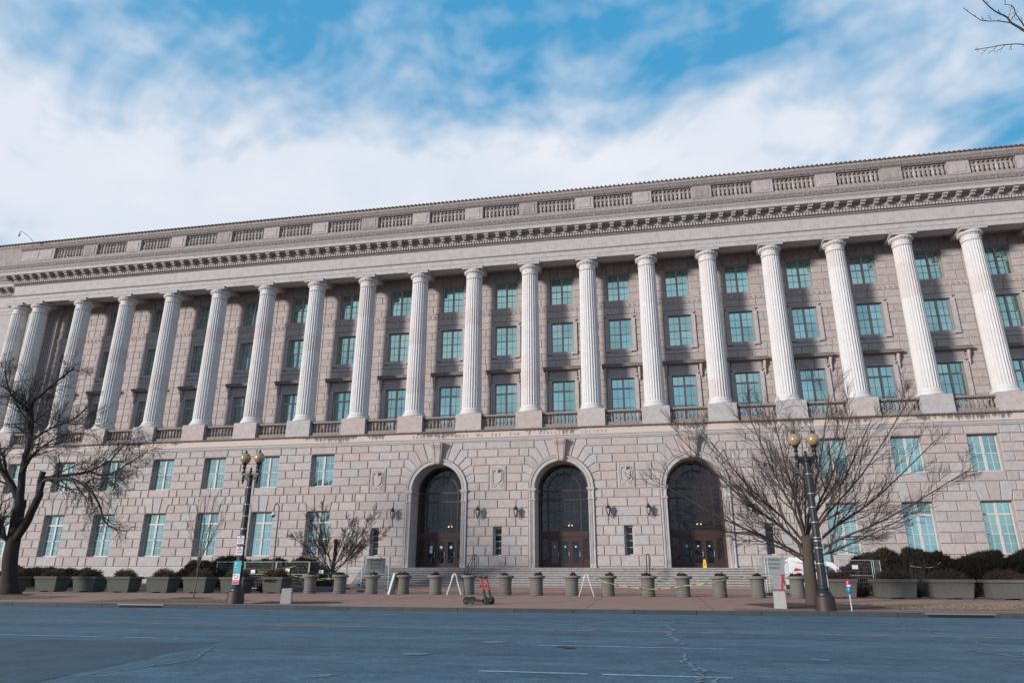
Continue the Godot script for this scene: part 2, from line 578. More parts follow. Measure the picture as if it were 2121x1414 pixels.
func side_windows() -> Array:
	var r := []
	for k in range(-10, 9):
		if k <= -4 or k >= 4:
			r.append(2.75 + BAY * k)
	return r

# how large a rectangle on the facade shows in the photograph; 0 when outside
func shows(x: float, y: float, z: float, area: float) -> float:
	var d := Vector3(x, y, z) - EYE
	if x < -52.0 or x > 41.0:
		return 0.0
	return area / d.length_squared() * absf(d.z) / d.length()

func wall_with_holes(mb: MB, x0: float, x1: float, y0: float, y1: float, z: float, holes: Array, depth: float) -> void:
	var xs := [x0, x1]
	var ys := [y0, y1]
	for h: Rect2 in holes:
		for e in [h.position.x, h.end.x]:
			if e > x0 and e < x1:
				xs.append(e)
		for e in [h.position.y, h.end.y]:
			if e > y0 and e < y1:
				ys.append(e)
	xs.sort()
	ys.sort()
	for i in xs.size() - 1:
		if xs[i + 1] - xs[i] < 1e-4:
			continue
		for j in ys.size() - 1:
			if ys[j + 1] - ys[j] < 1e-4:
				continue
			var c := Vector2((xs[i] + xs[i + 1]) / 2, (ys[j] + ys[j + 1]) / 2)
			var open := false
			for h: Rect2 in holes:
				if h.has_point(c):
					open = true
					break
			if not open:
				mb.quad(Vector3(xs[i], ys[j], z), Vector3(xs[i + 1], ys[j], z), Vector3(xs[i + 1], ys[j + 1], z), Vector3(xs[i], ys[j + 1], z))
	for h: Rect2 in holes:
		var a := h.position
		var b := h.end
		if depth <= 0:
			continue
		mb.quad(Vector3(a.x, a.y, z), Vector3(a.x, b.y, z), Vector3(a.x, b.y, z - depth), Vector3(a.x, a.y, z - depth))
		mb.quad(Vector3(b.x, a.y, z - depth), Vector3(b.x, b.y, z - depth), Vector3(b.x, b.y, z), Vector3(b.x, a.y, z))
		mb.quad(Vector3(a.x, b.y, z), Vector3(b.x, b.y, z), Vector3(b.x, b.y, z - depth), Vector3(a.x, b.y, z - depth))
		mb.quad(Vector3(a.x, a.y, z - depth), Vector3(b.x, a.y, z - depth), Vector3(b.x, a.y, z), Vector3(a.x, a.y, z))

func rect_poly(x0: float, x1: float, y0: float, y1: float) -> PackedVector2Array:
	return PackedVector2Array([Vector2(x0, y0), Vector2(x1, y0), Vector2(x1, y1), Vector2(x0, y1)])

# hangs the stones on a wall: the 300 that show largest one by one, the others joined by tone
# the wall section that a stone at x belongs to
func home(parent, x: float) -> Node:
	if parent is Node:
		return parent
	for e in parent:
		if x < e[0]:
			return e[1]
	return parent[-1][1]

func hang_stones(parent, called: String, stones: Array, z0: float, z1: float, gap: float, bevel: float, tone: String, tones: int) -> void:
	for s in stones:
		var p: PackedVector2Array = s.poly
		var lo := p[0]
		var hi := p[0]
		for q in p:
			lo = lo.min(q)
			hi = hi.max(q)
		s.c = (lo + hi) / 2
		s.size = hi - lo
		s.shows = shows(s.c.x, s.c.y, z1, s.size.x * s.size.y)
		s.tone = rng.randi() % tones
	stones.sort_custom(func(p, q): return p.shows > q.shows)
	var rest := []
	for i in tones:
		rest.append(MB.new())
	for i in stones.size():
		var s = stones[i]
		var single: bool = i < 300 and s.shows > 0
		var poly := PackedVector2Array()
		var k: int = s.poly.size()
		var src: PackedVector2Array = s.poly
		if Geometry2D.is_polygon_clockwise(src):
			src.reverse()
		for e in k:
			var e0 := (src[e] - src[(e + k - 1) % k]).normalized()
			var e1 := (src[(e + 1) % k] - src[e]).normalized()
			var n0 := Vector2(-e0.y, e0.x)
			var n1 := Vector2(-e1.y, e1.x)
			var m := n0 + n1
			poly.append(src[e] + m * (gap / maxf(0.35, m.dot(n0))) - (s.c if single else Vector2.ZERO))
		var proud := rng.randf_range(-0.006, 0.006)
		if single:
			var mesh: Mesh = null
			var key := "%s %.3f %.3f" % [called, s.size.x, s.size.y]
			if k == 4 and s.get("plain", true) and meshes.has(key):
				mesh = meshes[key]
			else:
				var mb := MB.new()
				mb.bevel_prism(poly, z0 - z1, 0.0, bevel)
				mesh = mb.mesh()
				if s.get("plain", true):
					meshes[key] = mesh
			part(s.get("called", called), mesh, M["%s%d" % [tone, s.tone]], home(parent, s.c.x), Vector3(s.c.x, s.c.y, z1 + proud))
		else:
			rest[s.tone].bevel_prism(poly, z0, z1 + proud, bevel)
	for i in tones:
		if rest[i].v.size():
			stuff(called + "_field", rest[i], M["%s%d" % [tone, i]], parent if parent is Node else parent[0][1])

func arc_point(off: float, y: float) -> Vector2:
	# where a joint that meets the wall at (off, y) leaves the arch
	var d := Vector2(off, y - ARC_Y).normalized()
	return d * ARC_R + Vector2(0, ARC_Y)

func base_stones() -> Array:
	var stones := []
	var wins := side_windows()
	for i in COURSES.size() - 1:
		var y0: float = COURSES[i]
		var y1: float = COURSES[i + 1]
		var cuts := [XL, XR]
		var voids := []
		for a in ARCHES:
			var js: Array = ARCH_JOINTS[i]
			voids.append([a - js[0], a + js[0]])
			for s in [-1, 1]:
				for j in js:
					cuts.append(a + s * j)
		for e in [[-19.25, 1], [24.75, -1]]:
			for j in ARCH_JOINTS[i].slice(1):
				cuts.append(e[0] + e[1] * j)
		for p in PANELS:
			if i >= 8 and i <= 10:
				voids.append([p - 0.77, p + 0.77])
				cuts.append_array([p - 0.77, p + 0.77])
			if i >= 1 and i <= 3:
				voids.append([p - 0.36, p + 0.36])
				cuts.append_array([p - 0.36, p + 0.36])
		for c in wins:
			var half := 1.1
			if i == 7:
				half = 1.6
			elif i == 6:
				half = 1.93
			elif i == 13:
				half = 1.25
			cuts.append_array([c - half, c + half])
			if i == 8:
				cuts.append_array([c - 1.93, c + 1.93])
			if i in [1, 2, 3, 4, 5, 6, 7, 9, 10, 11, 12]:
				voids.append([c - half, c + half])
			if i == 6:
				for s in [-1.0, 1.0]:
					stones.append({"poly": PackedVector2Array([Vector2(c + s * 1.08, y0), Vector2(c + s * 1.93, y0), Vector2(c + s * 1.93, y1), Vector2(c + s * 1.25, y1)]), "plain": false})
			for s in [-1.0, 1.0]:
				if absf(c + s * 2.75 - 2.75) < 16.6 or c + s * 2.75 < XL:
					continue
				var mid: float = c + s * 2.75
				if i in [1, 3, 5, 9, 11, 13]:
					cuts.append(mid)
				elif i == 7:
					cuts.append_array([mid - 0.42, mid + 0.42])
				elif i != 8:
					cuts.append_array([mid - 0.82, mid + 0.82])
		cuts.sort()
		var last: float = XL
		for c in cuts:
			if c - last < 0.2:
				continue
			var m: float = (c + last) / 2
			var open := false
			for v in voids:
				if m > v[0] and m < v[1]:
					open = true
			if not open:
				stones.append({"poly": rect_poly(last, c, y0, y1)})
			last = c
	# flat arches over the lower windows
	for c in wins:
		stones.append({"poly": PackedVector2Array([Vector2(c - 0.36, 6.98), Vector2(c + 0.36, 6.98), Vector2(c + 0.50, 8.45), Vector2(c - 0.50, 8.45)]), "plain": false, "called": "voussoir"})
		for s in [-1.0, 1.0]:
			stones.append({"poly": PackedVector2Array([Vector2(c + s * 0.36, 6.98), Vector2(c + s * 1.08, 6.98), Vector2(c + s * 1.25, 7.72), Vector2(c + s * 1.6, 7.72), Vector2(c + s * 1.6, 8.45), Vector2(c + s * 0.50, 8.45)]), "plain": false, "called": "voussoir"})
	# arch stones, stepping into the courses
	for a in ARCHES:
		for s in [-1.0, 1.0]:
			var ends := [Vector2(0.48, 12.76), Vector2(1.39, 12.76), Vector2(2.10, 12.08), Vector2(2.57, 11.37), Vector2(2.90, 10.65), Vector2(3.08, 9.92)]
			var stops := [0.0, 2.29, 2.77, 3.12, 3.34, 3.42]
			for k in 6:
				var pts := []
				var e0: Vector2 = ends[k]
				var p0 := arc_point(e0.x, e0.y) if k > 0 else Vector2(0.30, ARC_Y + sqrt(ARC_R * ARC_R - 0.09))
				var p1: Vector2
				if k < 5:
					p1 = arc_point(ends[k + 1].x, ends[k + 1].y)
				else:
					p1 = Vector2(sqrt(ARC_R * ARC_R - 0.57 * 0.57), 9.17)
				pts.append(p1)
				var ang0 := (p1 - Vector2(0, ARC_Y)).angle()
				var ang1 := (p0 - Vector2(0, ARC_Y)).angle()
				for t in [0.33, 0.67]:
					pts.append(Vector2.from_angle(lerpf(ang0, ang1, t)) * ARC_R + Vector2(0, ARC_Y))
				pts.append(p0)
				pts.append(e0)
				if k == 0:
					pts.append(ends[1])
				else:
					pts.append(Vector2(stops[k], e0.y))
					if k < 5:
						pts.append(Vector2(stops[k], ends[k + 1].y))
						pts.append(ends[k + 1])
					else:
						pts.append(Vector2(stops[k], 9.17))
				var poly := PackedVector2Array()
				for p: Vector2 in pts:
					poly.append(Vector2(a + s * p.x, p.y))
				stones.append({"poly": poly, "plain": false, "called": "voussoir"})
	return stones

# a double casement: stone opening outside, painted frame, glass, blind and the dark room behind
func window(parent: Node, x: float, y0: float, y1: float, hw: float, z: float, transom: float, frame: Material, room: float) -> void:
	var f := MB.new()
	var o := 0.09
	f.span(Vector3(-hw, y0, -0.10), Vector3(-hw + o, y1, 0.03))
	f.span(Vector3(hw - o, y0, -0.10), Vector3(hw, y1, 0.03))
	f.span(Vector3(-hw + o, y1 - o, -0.10), Vector3(hw - o, y1, 0.03))
	f.span(Vector3(-hw + o, y0, -0.10), Vector3(hw - o, y0 + o, 0.05))
	f.span(Vector3(-0.085, y0 + o, -0.09), Vector3(0.085, y1 - o, 0.06))
	var top := y1 - o
	if transom > 0:
		f.span(Vector3(-hw + o, transom - 0.07, -0.09), Vector3(-0.085, transom + 0.07, 0.045))
		f.span(Vector3(0.085, transom - 0.07, -0.09), Vector3(hw - o, transom + 0.07, 0.045))
		for s in [-1.0, 1.0]:
			var cx: float = s * (0.085 + hw - o) / 2
			f.span(Vector3(cx - 0.017, transom + 0.07, -0.05), Vector3(cx + 0.017, top, 0.0))
		top = transom - 0.07
	var mid := (y0 + o + top) / 2
	for s in [-1.0, 1.0]:
		var xa: float = 0.085 if s > 0 else -hw + o
		var xb: float = hw - o if s > 0 else -0.085
		var cx := (xa + xb) / 2
		f.span(Vector3(xa, mid - 0.03, -0.07), Vector3(xb, mid + 0.03, 0.02))
		for b in [[y0 + o, mid - 0.03], [mid + 0.03, top]]:
			var my: float = (b[0] + b[1]) / 2
			f.span(Vector3(cx - 0.017, b[0], -0.05), Vector3(cx + 0.017, b[1], 0.0))
			f.span(Vector3(xa, my - 0.015, -0.05), Vector3(cx - 0.017, my + 0.015, -0.002))
			f.span(Vector3(cx + 0.017, my - 0.015, -0.05), Vector3(xb, my + 0.015, -0.002))
	f.box(Vector3(0, mid, 0.08), Vector3(0.06, 0.16, 0.05))
	var key := "window %.2f %.2f %.2f %.2f" % [y0, y1, hw, transom]
	if not meshes.has(key):
		meshes[key] = f.mesh()
	var w := part("window", meshes[key], frame, parent, Vector3(x, 0, z))
	var rows := [[y0 + o, mid], [mid, top]]
	if transom > 0:
		rows.append([transom, y1 - o])
	for r in rows:
		for s in [-1.0, 1.0]:
			var kp := "pane %.3f %.3f" % [hw, r[1] - r[0]]
			if not meshes.has(kp):
				var g := MB.new()
				var e := (hw - o) / 2
				var hh: float = (r[1] - r[0]) / 2
				g.quad(Vector3(-e, -hh, 0), Vector3(e, -hh, 0), Vector3(e, hh, 0), Vector3(-e, hh, 0))
				meshes[kp] = g.mesh()
			var pn := part("pane", meshes[kp], M["pane%d" % (rng.randi() % 3)], w, Vector3(s * (hw - o) / 2, (r[0] + r[1]) / 2, -0.03))
			pn.rotation = Vector3(rng.randf_range(-0.008, 0.008), rng.randf_range(-0.012, 0.012), 0)
	# blind, drawn down as far as this room has it
	var drop := rng.randf()
	var foot := y0 + (0.0 if drop < 0.4 else rng.randf_range(0.08, 0.40 if drop < 0.9 else 0.75) * (y1 - y0))
	var pale := rng.randf() < room
	var bm: Material = M.blind_pale if pale else M["blind%d" % (rng.randi() % 6)]
	var bl := MB.new()
	var folds := 14
	var left := -hw + 0.02
	var cut: float = rng.randf_range(0.15, 0.35) * hw if rng.randf() < 0.28 else 0.0
	for i in folds:
		var xa := lerpf(left + cut, hw - 0.02, float(i) / folds)
		var xb := lerpf(left + cut, hw - 0.02, float(i + 1) / folds)
		var za := -0.26 - 0.02 * (i % 2)
		var zb := -0.26 - 0.02 * ((i + 1) % 2)
		bl.quad(Vector3(xa, foot, za), Vector3(xb, foot, zb), Vector3(xb, y1, zb), Vector3(xa, y1, za))
	part("blind", bl, bm, w)
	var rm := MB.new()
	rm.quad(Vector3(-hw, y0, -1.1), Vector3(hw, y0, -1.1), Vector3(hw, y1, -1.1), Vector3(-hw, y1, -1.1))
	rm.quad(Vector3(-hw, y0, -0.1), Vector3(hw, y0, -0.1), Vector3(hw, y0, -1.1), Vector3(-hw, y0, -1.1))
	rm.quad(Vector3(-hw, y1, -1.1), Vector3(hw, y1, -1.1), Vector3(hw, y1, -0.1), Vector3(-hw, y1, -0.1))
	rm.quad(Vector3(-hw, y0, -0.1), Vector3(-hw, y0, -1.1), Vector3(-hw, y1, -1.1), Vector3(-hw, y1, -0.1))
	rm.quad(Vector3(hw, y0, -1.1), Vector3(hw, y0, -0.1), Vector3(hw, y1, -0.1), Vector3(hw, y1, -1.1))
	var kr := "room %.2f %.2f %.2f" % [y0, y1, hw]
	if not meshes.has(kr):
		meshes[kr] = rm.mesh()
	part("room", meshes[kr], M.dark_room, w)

func fluted_drum(r0: float, r1: float, y0: float, y1: float, ya: float, yb: float) -> ArrayMesh:
	var mb := MB.new()
	var flutes := 24
	var per := 6
	var ys := [ya, ya + 0.007, yb - 0.007, yb]
	var rows := ys.size()
	for j in rows:
		var t: float = (ys[j] - y0) / (y1 - y0)
		var r := lerpf(r0, r1, t * t * 0.35 + t * 0.65)
		var notch := 0.012 if j == 0 or j == 3 else 0.0
		for k in flutes * per:
			var ph := float(k % per) / per
			var dip := 0.0
			if ph > 0.12 and ph < 0.95:
				dip = sin((ph - 0.12) / 0.83 * PI)
			var w := TAU * k / (flutes * per)
			var rr := r * (1.0 - 0.11 * dip) - notch
			var slope := cos(clampf((ph - 0.12) / 0.83, 0, 1) * PI) * (1.0 if ph > 0.1 else 0.0)
			var rad := Vector3(cos(w), 0, sin(w))
			var tan_ := Vector3(-sin(w), 0, cos(w))
			mb.pt(rad * rr + Vector3(0, ys[j], 0), rad + tan_ * slope * 1.1)
	var c := flutes * per
	for j in rows - 1:
		for k in c:
			var a := j * c + k
			var b := j * c + (k + 1) % c
			mb.ix.append_array(PackedInt32Array([a, b, a + c, b, b + c, a + c]))
	return mb.mesh()

func baluster_mesh(hgt: float, r: float) -> ArrayMesh:
	var mb := MB.new()
	mb.box(Vector3(0, 0.04 * hgt, 0), Vector3(r * 1.9, 0.08 * hgt, r * 1.9))
	mb.lathe([Vector2(r * 0.75, 0.08 * hgt), Vector2(r * 0.85, 0.12 * hgt), Vector2(r * 0.55, 0.17 * hgt), Vector2(r * 0.8, 0.24 * hgt), Vector2(r, 0.34 * hgt), Vector2(r * 0.92, 0.45 * hgt), Vector2(r * 0.62, 0.62 * hgt), Vector2(r * 0.45, 0.78 * hgt), Vector2(r * 0.5, 0.84 * hgt), Vector2(r * 0.8, 0.88 * hgt), Vector2(r * 0.8, 0.92 * hgt)], 10)
	mb.box(Vector3(0, 0.96 * hgt, 0), Vector3(r * 1.9, 0.08 * hgt, r * 1.9))
	return mb.mesh()

func stain_band() -> StandardMaterial3D:
	# soot that has run down from the ledge, in streaks of uneven length
	var w := 2048
	var h := 32
	var f := FastNoiseLite.new()
	f.seed = 9
	f.frequency = 0.012
	f.fractal_octaves = 2
	var g := FastNoiseLite.new()
	g.seed = 19
	g.frequency = 0.22
	g.fractal_octaves = 3
	var out := PackedByteArray()
	out.resize(w * h * 3)
	var clean := Color(0.49, 0.41, 0.375)
	var soot := Color(0.075, 0.06, 0.06)
	for i in w:
		var patch := smoothstep(-0.15, 0.35, f.get_noise_1d(i))
		var fine := g.get_noise_1d(i)
		var reach := patch * (0.55 + 0.75 * fine) + 0.1 + 0.15 * fine
		for j in h:
			var y := float(j) / h
			var s := clampf((reach - y) * 3.0, 0, 1) * (0.85 + 0.4 * g.get_noise_2d(i * 2.0, j * 1.3))
			var c := clean.lerp(soot, clampf(s, 0, 0.9)) * (0.94 + 0.12 * g.get_noise_2d(i * 0.3, 50 + j))
			c = c.linear_to_srgb()
			var k := (j * w + i) * 3
			out[k] = c.r8
			out[k + 1] = c.g8
			out[k + 2] = c.b8
	var m := StandardMaterial3D.new()
	m.resource_name = "streaked_band"
	m.albedo_texture = ImageTexture.create_from_image(Image.create_from_data(w, h, false, Image.FORMAT_RGB8, out))
	m.roughness = 0.88
	return m

func ring_sweep(mb: MB, c: Vector2, prof: Array, foot: float, seg := 28) -> void:
	# profile of (radius, z) carried round a half circle and down both jambs to foot
	var path := []
	path.append([Vector2(1, 0), foot - c.y])
	for i in seg + 1:
		var t := PI * i / seg
		path.append([Vector2(cos(t), sin(t)), 0.0])
	path.append([Vector2(-1, 0), foot - c.y])
	for i in path.size() - 1:
		for k in prof.size() - 1:
			var p: Vector2 = prof[k]
			var q: Vector2 = prof[k + 1]
			var corner := []
			for e in [[i, p], [i + 1, p], [i + 1, q], [i, q]]:
				var d: Vector2 = path[e[0]][0]
				var r: Vector2 = e[1]
				corner.append(Vector3(c.x + d.x * r.x, c.y + d.y * r.x + path[e[0]][1], r.y))
			mb.quad(corner[0], corner[3], corner[2], corner[1])

func entrance(b: Node, a: float, index: int) -> Node:
	var wall := MB.new()
	var zb := ZB - 0.07
	for s in [-1.0, 1.0]:
		var x0: float = minf(a + s * 2.5, a + s * 3.6)
		wall.quad(Vector3(x0, 2.05, zb), Vector3(x0 + 1.1, 2.05, zb), Vector3(x0 + 1.1, 12.76, zb), Vector3(x0, 12.76, zb))
	for i in 24:
		var t0 := PI * i / 24
		var t1 := PI * (i + 1) / 24
		wall.quad(Vector3(a + 2.5 * cos(t1), ARC_Y + 2.5 * sin(t1), zb), Vector3(a + 2.5 * cos(t0), ARC_Y + 2.5 * sin(t0), zb), Vector3(a + 2.5 * cos(t0), 12.76, zb), Vector3(a + 2.5 * cos(t1), 12.76, zb))
	var back := part("arch_wall", wall, M.joint, b)
	var av := MB.new()
	ring_sweep(av, Vector2(a, ARC_Y), [Vector2(2.27, -1.2), Vector2(2.27, 1.04), Vector2(2.31, 1.09), Vector2(2.46, 1.09), Vector2(2.48, 1.05), Vector2(2.58, 1.05), Vector2(2.64, 1.13), Vector2(2.73, 1.14), Vector2(2.78, 1.06), Vector2(2.78, 0.9)], 2.13)
	var arch := part("archivolt", av, M.trim, b)
	for s in [-1.0, 1.0]:
		var cap := MB.new()
		for e in [[8.36, 8.46, 0.05], [8.46, 8.58, 0.11], [7.60, 7.70, 0.05]]:
			cap.span(Vector3(minf(a + s * (2.27 - e[2]), a + s * 2.80), e[0], -1.15), Vector3(maxf(a + s * (2.27 - e[2]), a + s * 2.80), e[1], 1.14 + e[2]))
		# sunk flutes on the pilaster read as raised strips
		for e in [2.33, 2.52]:
			cap.span(Vector3(a + s * e - 0.03, 2.5, 1.0), Vector3(a + s * e + 0.03, 7.55, 1.125))
		part("pilaster_cap", cap, M.trim, arch)
	var ks := MB.new()
	var y0 := ARC_Y + 2.26
	# scrolled keystone: swells forward at the top
	var kp := [[y0, 0.29, 1.28], [y0 + 0.15, 0.31, 1.36], [y0 + 0.6, 0.37, 1.33], [y0 + 1.3, 0.45, 1.42], [y0 + 1.65, 0.50, 1.62], [12.74, 0.53, 1.62]]
	for i in kp.size() - 1:
		var p: Array = kp[i]
		var q: Array = kp[i + 1]
		ks.quad(Vector3(a - p[1], p[0], p[2]), Vector3(a + p[1], p[0], p[2]), Vector3(a + q[1], q[0], q[2]), Vector3(a - q[1], q[0], q[2]))
		ks.quad(Vector3(a + p[1], p[0], p[2]), Vector3(a + p[1], p[0], 0.9), Vector3(a + q[1], q[0], 0.9), Vector3(a + q[1], q[0], q[2]))
		ks.quad(Vector3(a - p[1], p[0], 0.9), Vector3(a - p[1], p[0], p[2]), Vector3(a - q[1], q[0], q[2]), Vector3(a - q[1], q[0], 0.9))
		for e in [-0.62, 0.62]:
			ks.quad(Vector3(a + (e - 0.12) * p[1], p[0], p[2] + 0.05), Vector3(a + (e + 0.12) * p[1], p[0], p[2] + 0.05), Vector3(a + (e + 0.12) * q[1], q[0], q[2] + 0.05), Vector3(a + (e - 0.12) * q[1], q[0], q[2] + 0.05))
	ks.quad(Vector3(a - 0.29, y0, 0.9), Vector3(a + 0.29, y0, 0.9), Vector3(a + 0.29, y0, 1.28), Vector3(a - 0.29, y0, 1.28))
	part("keystone", ks, M.block5, b)
	# bronze screen
	var z := -1.0
	var f := MB.new()
	ring_sweep(f, Vector2(a, ARC_Y), [Vector2(2.05, z - 0.05), Vector2(2.05, z + 0.10), Vector2(2.28, z + 0.12)], 2.13)
	ring_sweep(f, Vector2(a, ARC_Y), [Vector2(1.36, z - 0.03), Vector2(1.36, z + 0.06), Vector2(1.50, z + 0.06), Vector2(1.50, z - 0.03)], 8.55, 20)
	ring_sweep(f, Vector2(a, ARC_Y), [Vector2(0.72, z - 0.02), Vector2(0.72, z + 0.02), Vector2(0.76, z + 0.02)], 8.58, 14)
	for e in [[4.72, 5.14, 0.16], [7.72, 7.86, 0.08], [8.50, 8.64, 0.09], [4.55, 4.72, 0.10]]:
		f.span(Vector3(a - 2.05, e[0], z - 0.05), Vector3(a + 2.05, e[1], z + e[2]))
	for s in [-1.0, 1.0]:
		f.span(Vector3(a + s * 1.43 - 0.075, 2.13, z - 0.05), Vector3(a + s * 1.43 + 0.075, 8.5, z + 0.07))
	for x in [-0.86, -0.43, 0.0, 0.43, 0.86]:
		f.span(Vector3(a + x - 0.02, 5.14, z - 0.02), Vector3(a + x + 0.02, 8.5, z + 0.02))
	for y in [5.95, 6.8]:
		f.span(Vector3(a - 2.05, y - 0.025, z - 0.02), Vector3(a + 2.05, y + 0.025, z + 0.03))
	for i in range(1, 8):
		var t := PI * i / 8
		var d := Vector2(cos(t), sin(t))
		for e in [[1.50, 2.05], [0.76, 1.36]]:
			f.rod(Vector3(a + d.x * e[0], ARC_Y + d.y * e[0], z), Vector3(a + d.x * e[1], ARC_Y + d.y * e[1], z), 0.025, 4)
	# kick panels and side grilles beside the doors
	for s in [-1.0, 1.0]:
		f.span(Vector3(a + s * 1.78 - 0.28, 2.13, z - 0.04), Vector3(a + s * 1.78 + 0.28, 2.85, z + 0.04))
		for k in 5:
			var x: float = a + s * 1.78 + (k - 2) * 0.10
			f.span(Vector3(x - 0.015, 2.85, z - 0.02), Vector3(x + 0.015, 4.55, z + 0.02))
	var screen := part("entrance_screen", f, M.bronze, b)
	for e in [[-2.05, -1.43, 5.14, 8.5], [-1.43, 1.43, 5.14, 8.5], [1.43, 2.05, 5.14, 8.5], [-2.05, -1.5, 2.85, 4.55], [1.5, 2.05, 2.85, 4.55]]:
		var g := MB.new()
		g.quad(Vector3(a + e[0], e[2], z), Vector3(a + e[1], e[2], z), Vector3(a + e[1], e[3], z), Vector3(a + e[0], e[3], z))
		part("pane", g, M.pane_dark, screen)
	var fan := MB.new()
	for i in 24:
		var t0 := PI * i / 24
		var t1 := PI * (i + 1) / 24
		fan.tri(Vector3(a, ARC_Y, z), Vector3(a + 2.06 * cos(t0), ARC_Y + 2.06 * sin(t0), z), Vector3(a + 2.06 * cos(t1), ARC_Y + 2.06 * sin(t1), z))
	part("fanlight", fan, M.pane_dark, screen)
	for k in 3:
		var x := a + (k - 1) * 0.905
		var d := MB.new()
		d.span(Vector3(-0.445, 0, -0.04), Vector3(-0.27, 2.42, 0.05))
		d.span(Vector3(0.27, 0, -0.04), Vector3(0.445, 2.42, 0.05))
		d.span(Vector3(-0.27, 0, -0.04), Vector3(0.27, 0.42, 0.05))
		d.span(Vector3(-0.27, 2.2, -0.04), Vector3(0.27, 2.42, 0.05))
		d.span(Vector3(-0.27, 0.95, -0.03), Vector3(0.27, 1.0, 0.03))
		var door := part("door", d, M.bronze, b, Vector3(x, 2.135, z + 0.03))
		var g := MB.new()
		g.quad(Vector3(-0.27, 0.42, 0), Vector3(0.27, 0.42, 0), Vector3(0.27, 2.2, 0), Vector3(-0.27, 2.2, 0))
		part("pane", g, M.pane_dark, door)
		var hd := MB.new()
		hd.rod(Vector3(0.34, 0.95, 0.12), Vector3(0.34, 1.35, 0.12), 0.015)
		hd.rod(Vector3(0.34, 1.0, 0.05), Vector3(0.34, 1.0, 0.12), 0.012)
		hd.rod(Vector3(0.34, 1.3, 0.05), Vector3(0.34, 1.3, 0.12), 0.012)
		part("handle", hd, M.steel_band, door)
		# round seal and notice stuck on the glass
		var st := MB.new()
		st.lathe([Vector2(0.0, 0.0), Vector2(0.13 if index == 0 else 0.07, 0.0)], 16)
		var so := part("seal_sticker", st, M.door_sticker, door, Vector3(0, 1.75, 0.012))
		so.rotation.x = PI / 2
		if index == 0 and k == 0:
			var nt := MB.new()
			nt.box(Vector3(0, 0, 0), Vector3(0.24, 0.34, 0.006))
			part("notice", nt, M.sign_white, door, Vector3(0, 1.42, 0.014))
	# lobby
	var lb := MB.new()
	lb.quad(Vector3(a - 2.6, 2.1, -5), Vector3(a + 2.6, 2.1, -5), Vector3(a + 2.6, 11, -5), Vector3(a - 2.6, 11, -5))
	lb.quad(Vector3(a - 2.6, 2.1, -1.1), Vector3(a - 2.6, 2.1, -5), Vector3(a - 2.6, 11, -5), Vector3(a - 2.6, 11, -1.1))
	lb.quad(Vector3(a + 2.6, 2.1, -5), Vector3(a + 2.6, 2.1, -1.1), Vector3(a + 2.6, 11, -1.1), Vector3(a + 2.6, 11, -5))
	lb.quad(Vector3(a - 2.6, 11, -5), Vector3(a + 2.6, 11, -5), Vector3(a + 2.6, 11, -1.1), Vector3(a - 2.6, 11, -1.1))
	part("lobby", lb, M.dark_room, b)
	return back

func carved_panel(b: Node, x: float) -> void:
	var p := MB.new()
	p.bevel_prism(rect_poly(-0.72, 0.72, 8.48, 10.62), ZB - 0.08, ZB + 0.01, 0.03)
	for e in [[-0.60, -0.54, 8.62, 10.48], [0.54, 0.60, 8.62, 10.48], [-0.54, 0.54, 8.62, 8.68], [-0.54, 0.54, 10.42, 10.48]]:
		p.span(Vector3(e[0], e[2], ZB), Vector3(e[1], e[3], ZB + 0.05))
	var o := part("carved_panel", p, M.block2, b, Vector3(x, 0, 0))
	# shield with a pointed foot and a scrolled border
	var s := MB.new()
	var sh := PackedVector2Array([Vector2(-0.30, 10.02), Vector2(-0.36, 9.9), Vector2(-0.33, 9.35), Vector2(-0.2, 9.18), Vector2(0, 9.08), Vector2(0.2, 9.18), Vector2(0.33, 9.35), Vector2(0.36, 9.9), Vector2(0.30, 10.02)])
	s.bevel_prism(sh, ZB, ZB + 0.10, 0.04)
	part("shield", s, M.white_stone, o)
	var r := MB.new()
	for side in [-1.0, 1.0]:
		var pts := PackedVector3Array()
		var rad := PackedFloat32Array()
		for e in [[0.12, 8.95], [0.36, 9.02], [0.46, 9.2], [0.42, 9.45], [0.47, 9.75], [0.45, 10.0], [0.36, 10.12]]:
			pts.append(Vector3(side * e[0], e[1], ZB + 0.03))
			rad.append(0.045)
		r.tube(pts, rad, 6)
		r.tube(PackedVector3Array([Vector3(side * 0.1, 8.86, ZB + 0.02), Vector3(side * 0.3, 8.8, ZB + 0.04), Vector3(side * 0.46, 8.92, ZB + 0.03)]), PackedFloat32Array([0.03, 0.05, 0.02]), 6)
	part("scroll_border", r, M.block2, o)
	# eagle with spread wings above the shield
	var g := MB.new()
	g.tube(PackedVector3Array([Vector3(0, 10.0, ZB + 0.10), Vector3(0, 10.12, ZB + 0.15), Vector3(0.02, 10.24, ZB + 0.17), Vector3(0.05, 10.33, ZB + 0.16), Vector3(0.12, 10.32, ZB + 0.17)]), PackedFloat32Array([0.07, 0.11, 0.09, 0.055, 0.015]), 7)
	for side in [-1.0, 1.0]:
		g.tube(PackedVector3Array([Vector3(side * 0.06, 10.15, ZB + 0.10), Vector3(side * 0.22, 10.26, ZB + 0.09), Vector3(side * 0.38, 10.22, ZB + 0.05), Vector3(side * 0.46, 10.08, ZB + 0.03)]), PackedFloat32Array([0.06, 0.08, 0.06, 0.02]), 6)
	part("eagle", g, M.block5, o)

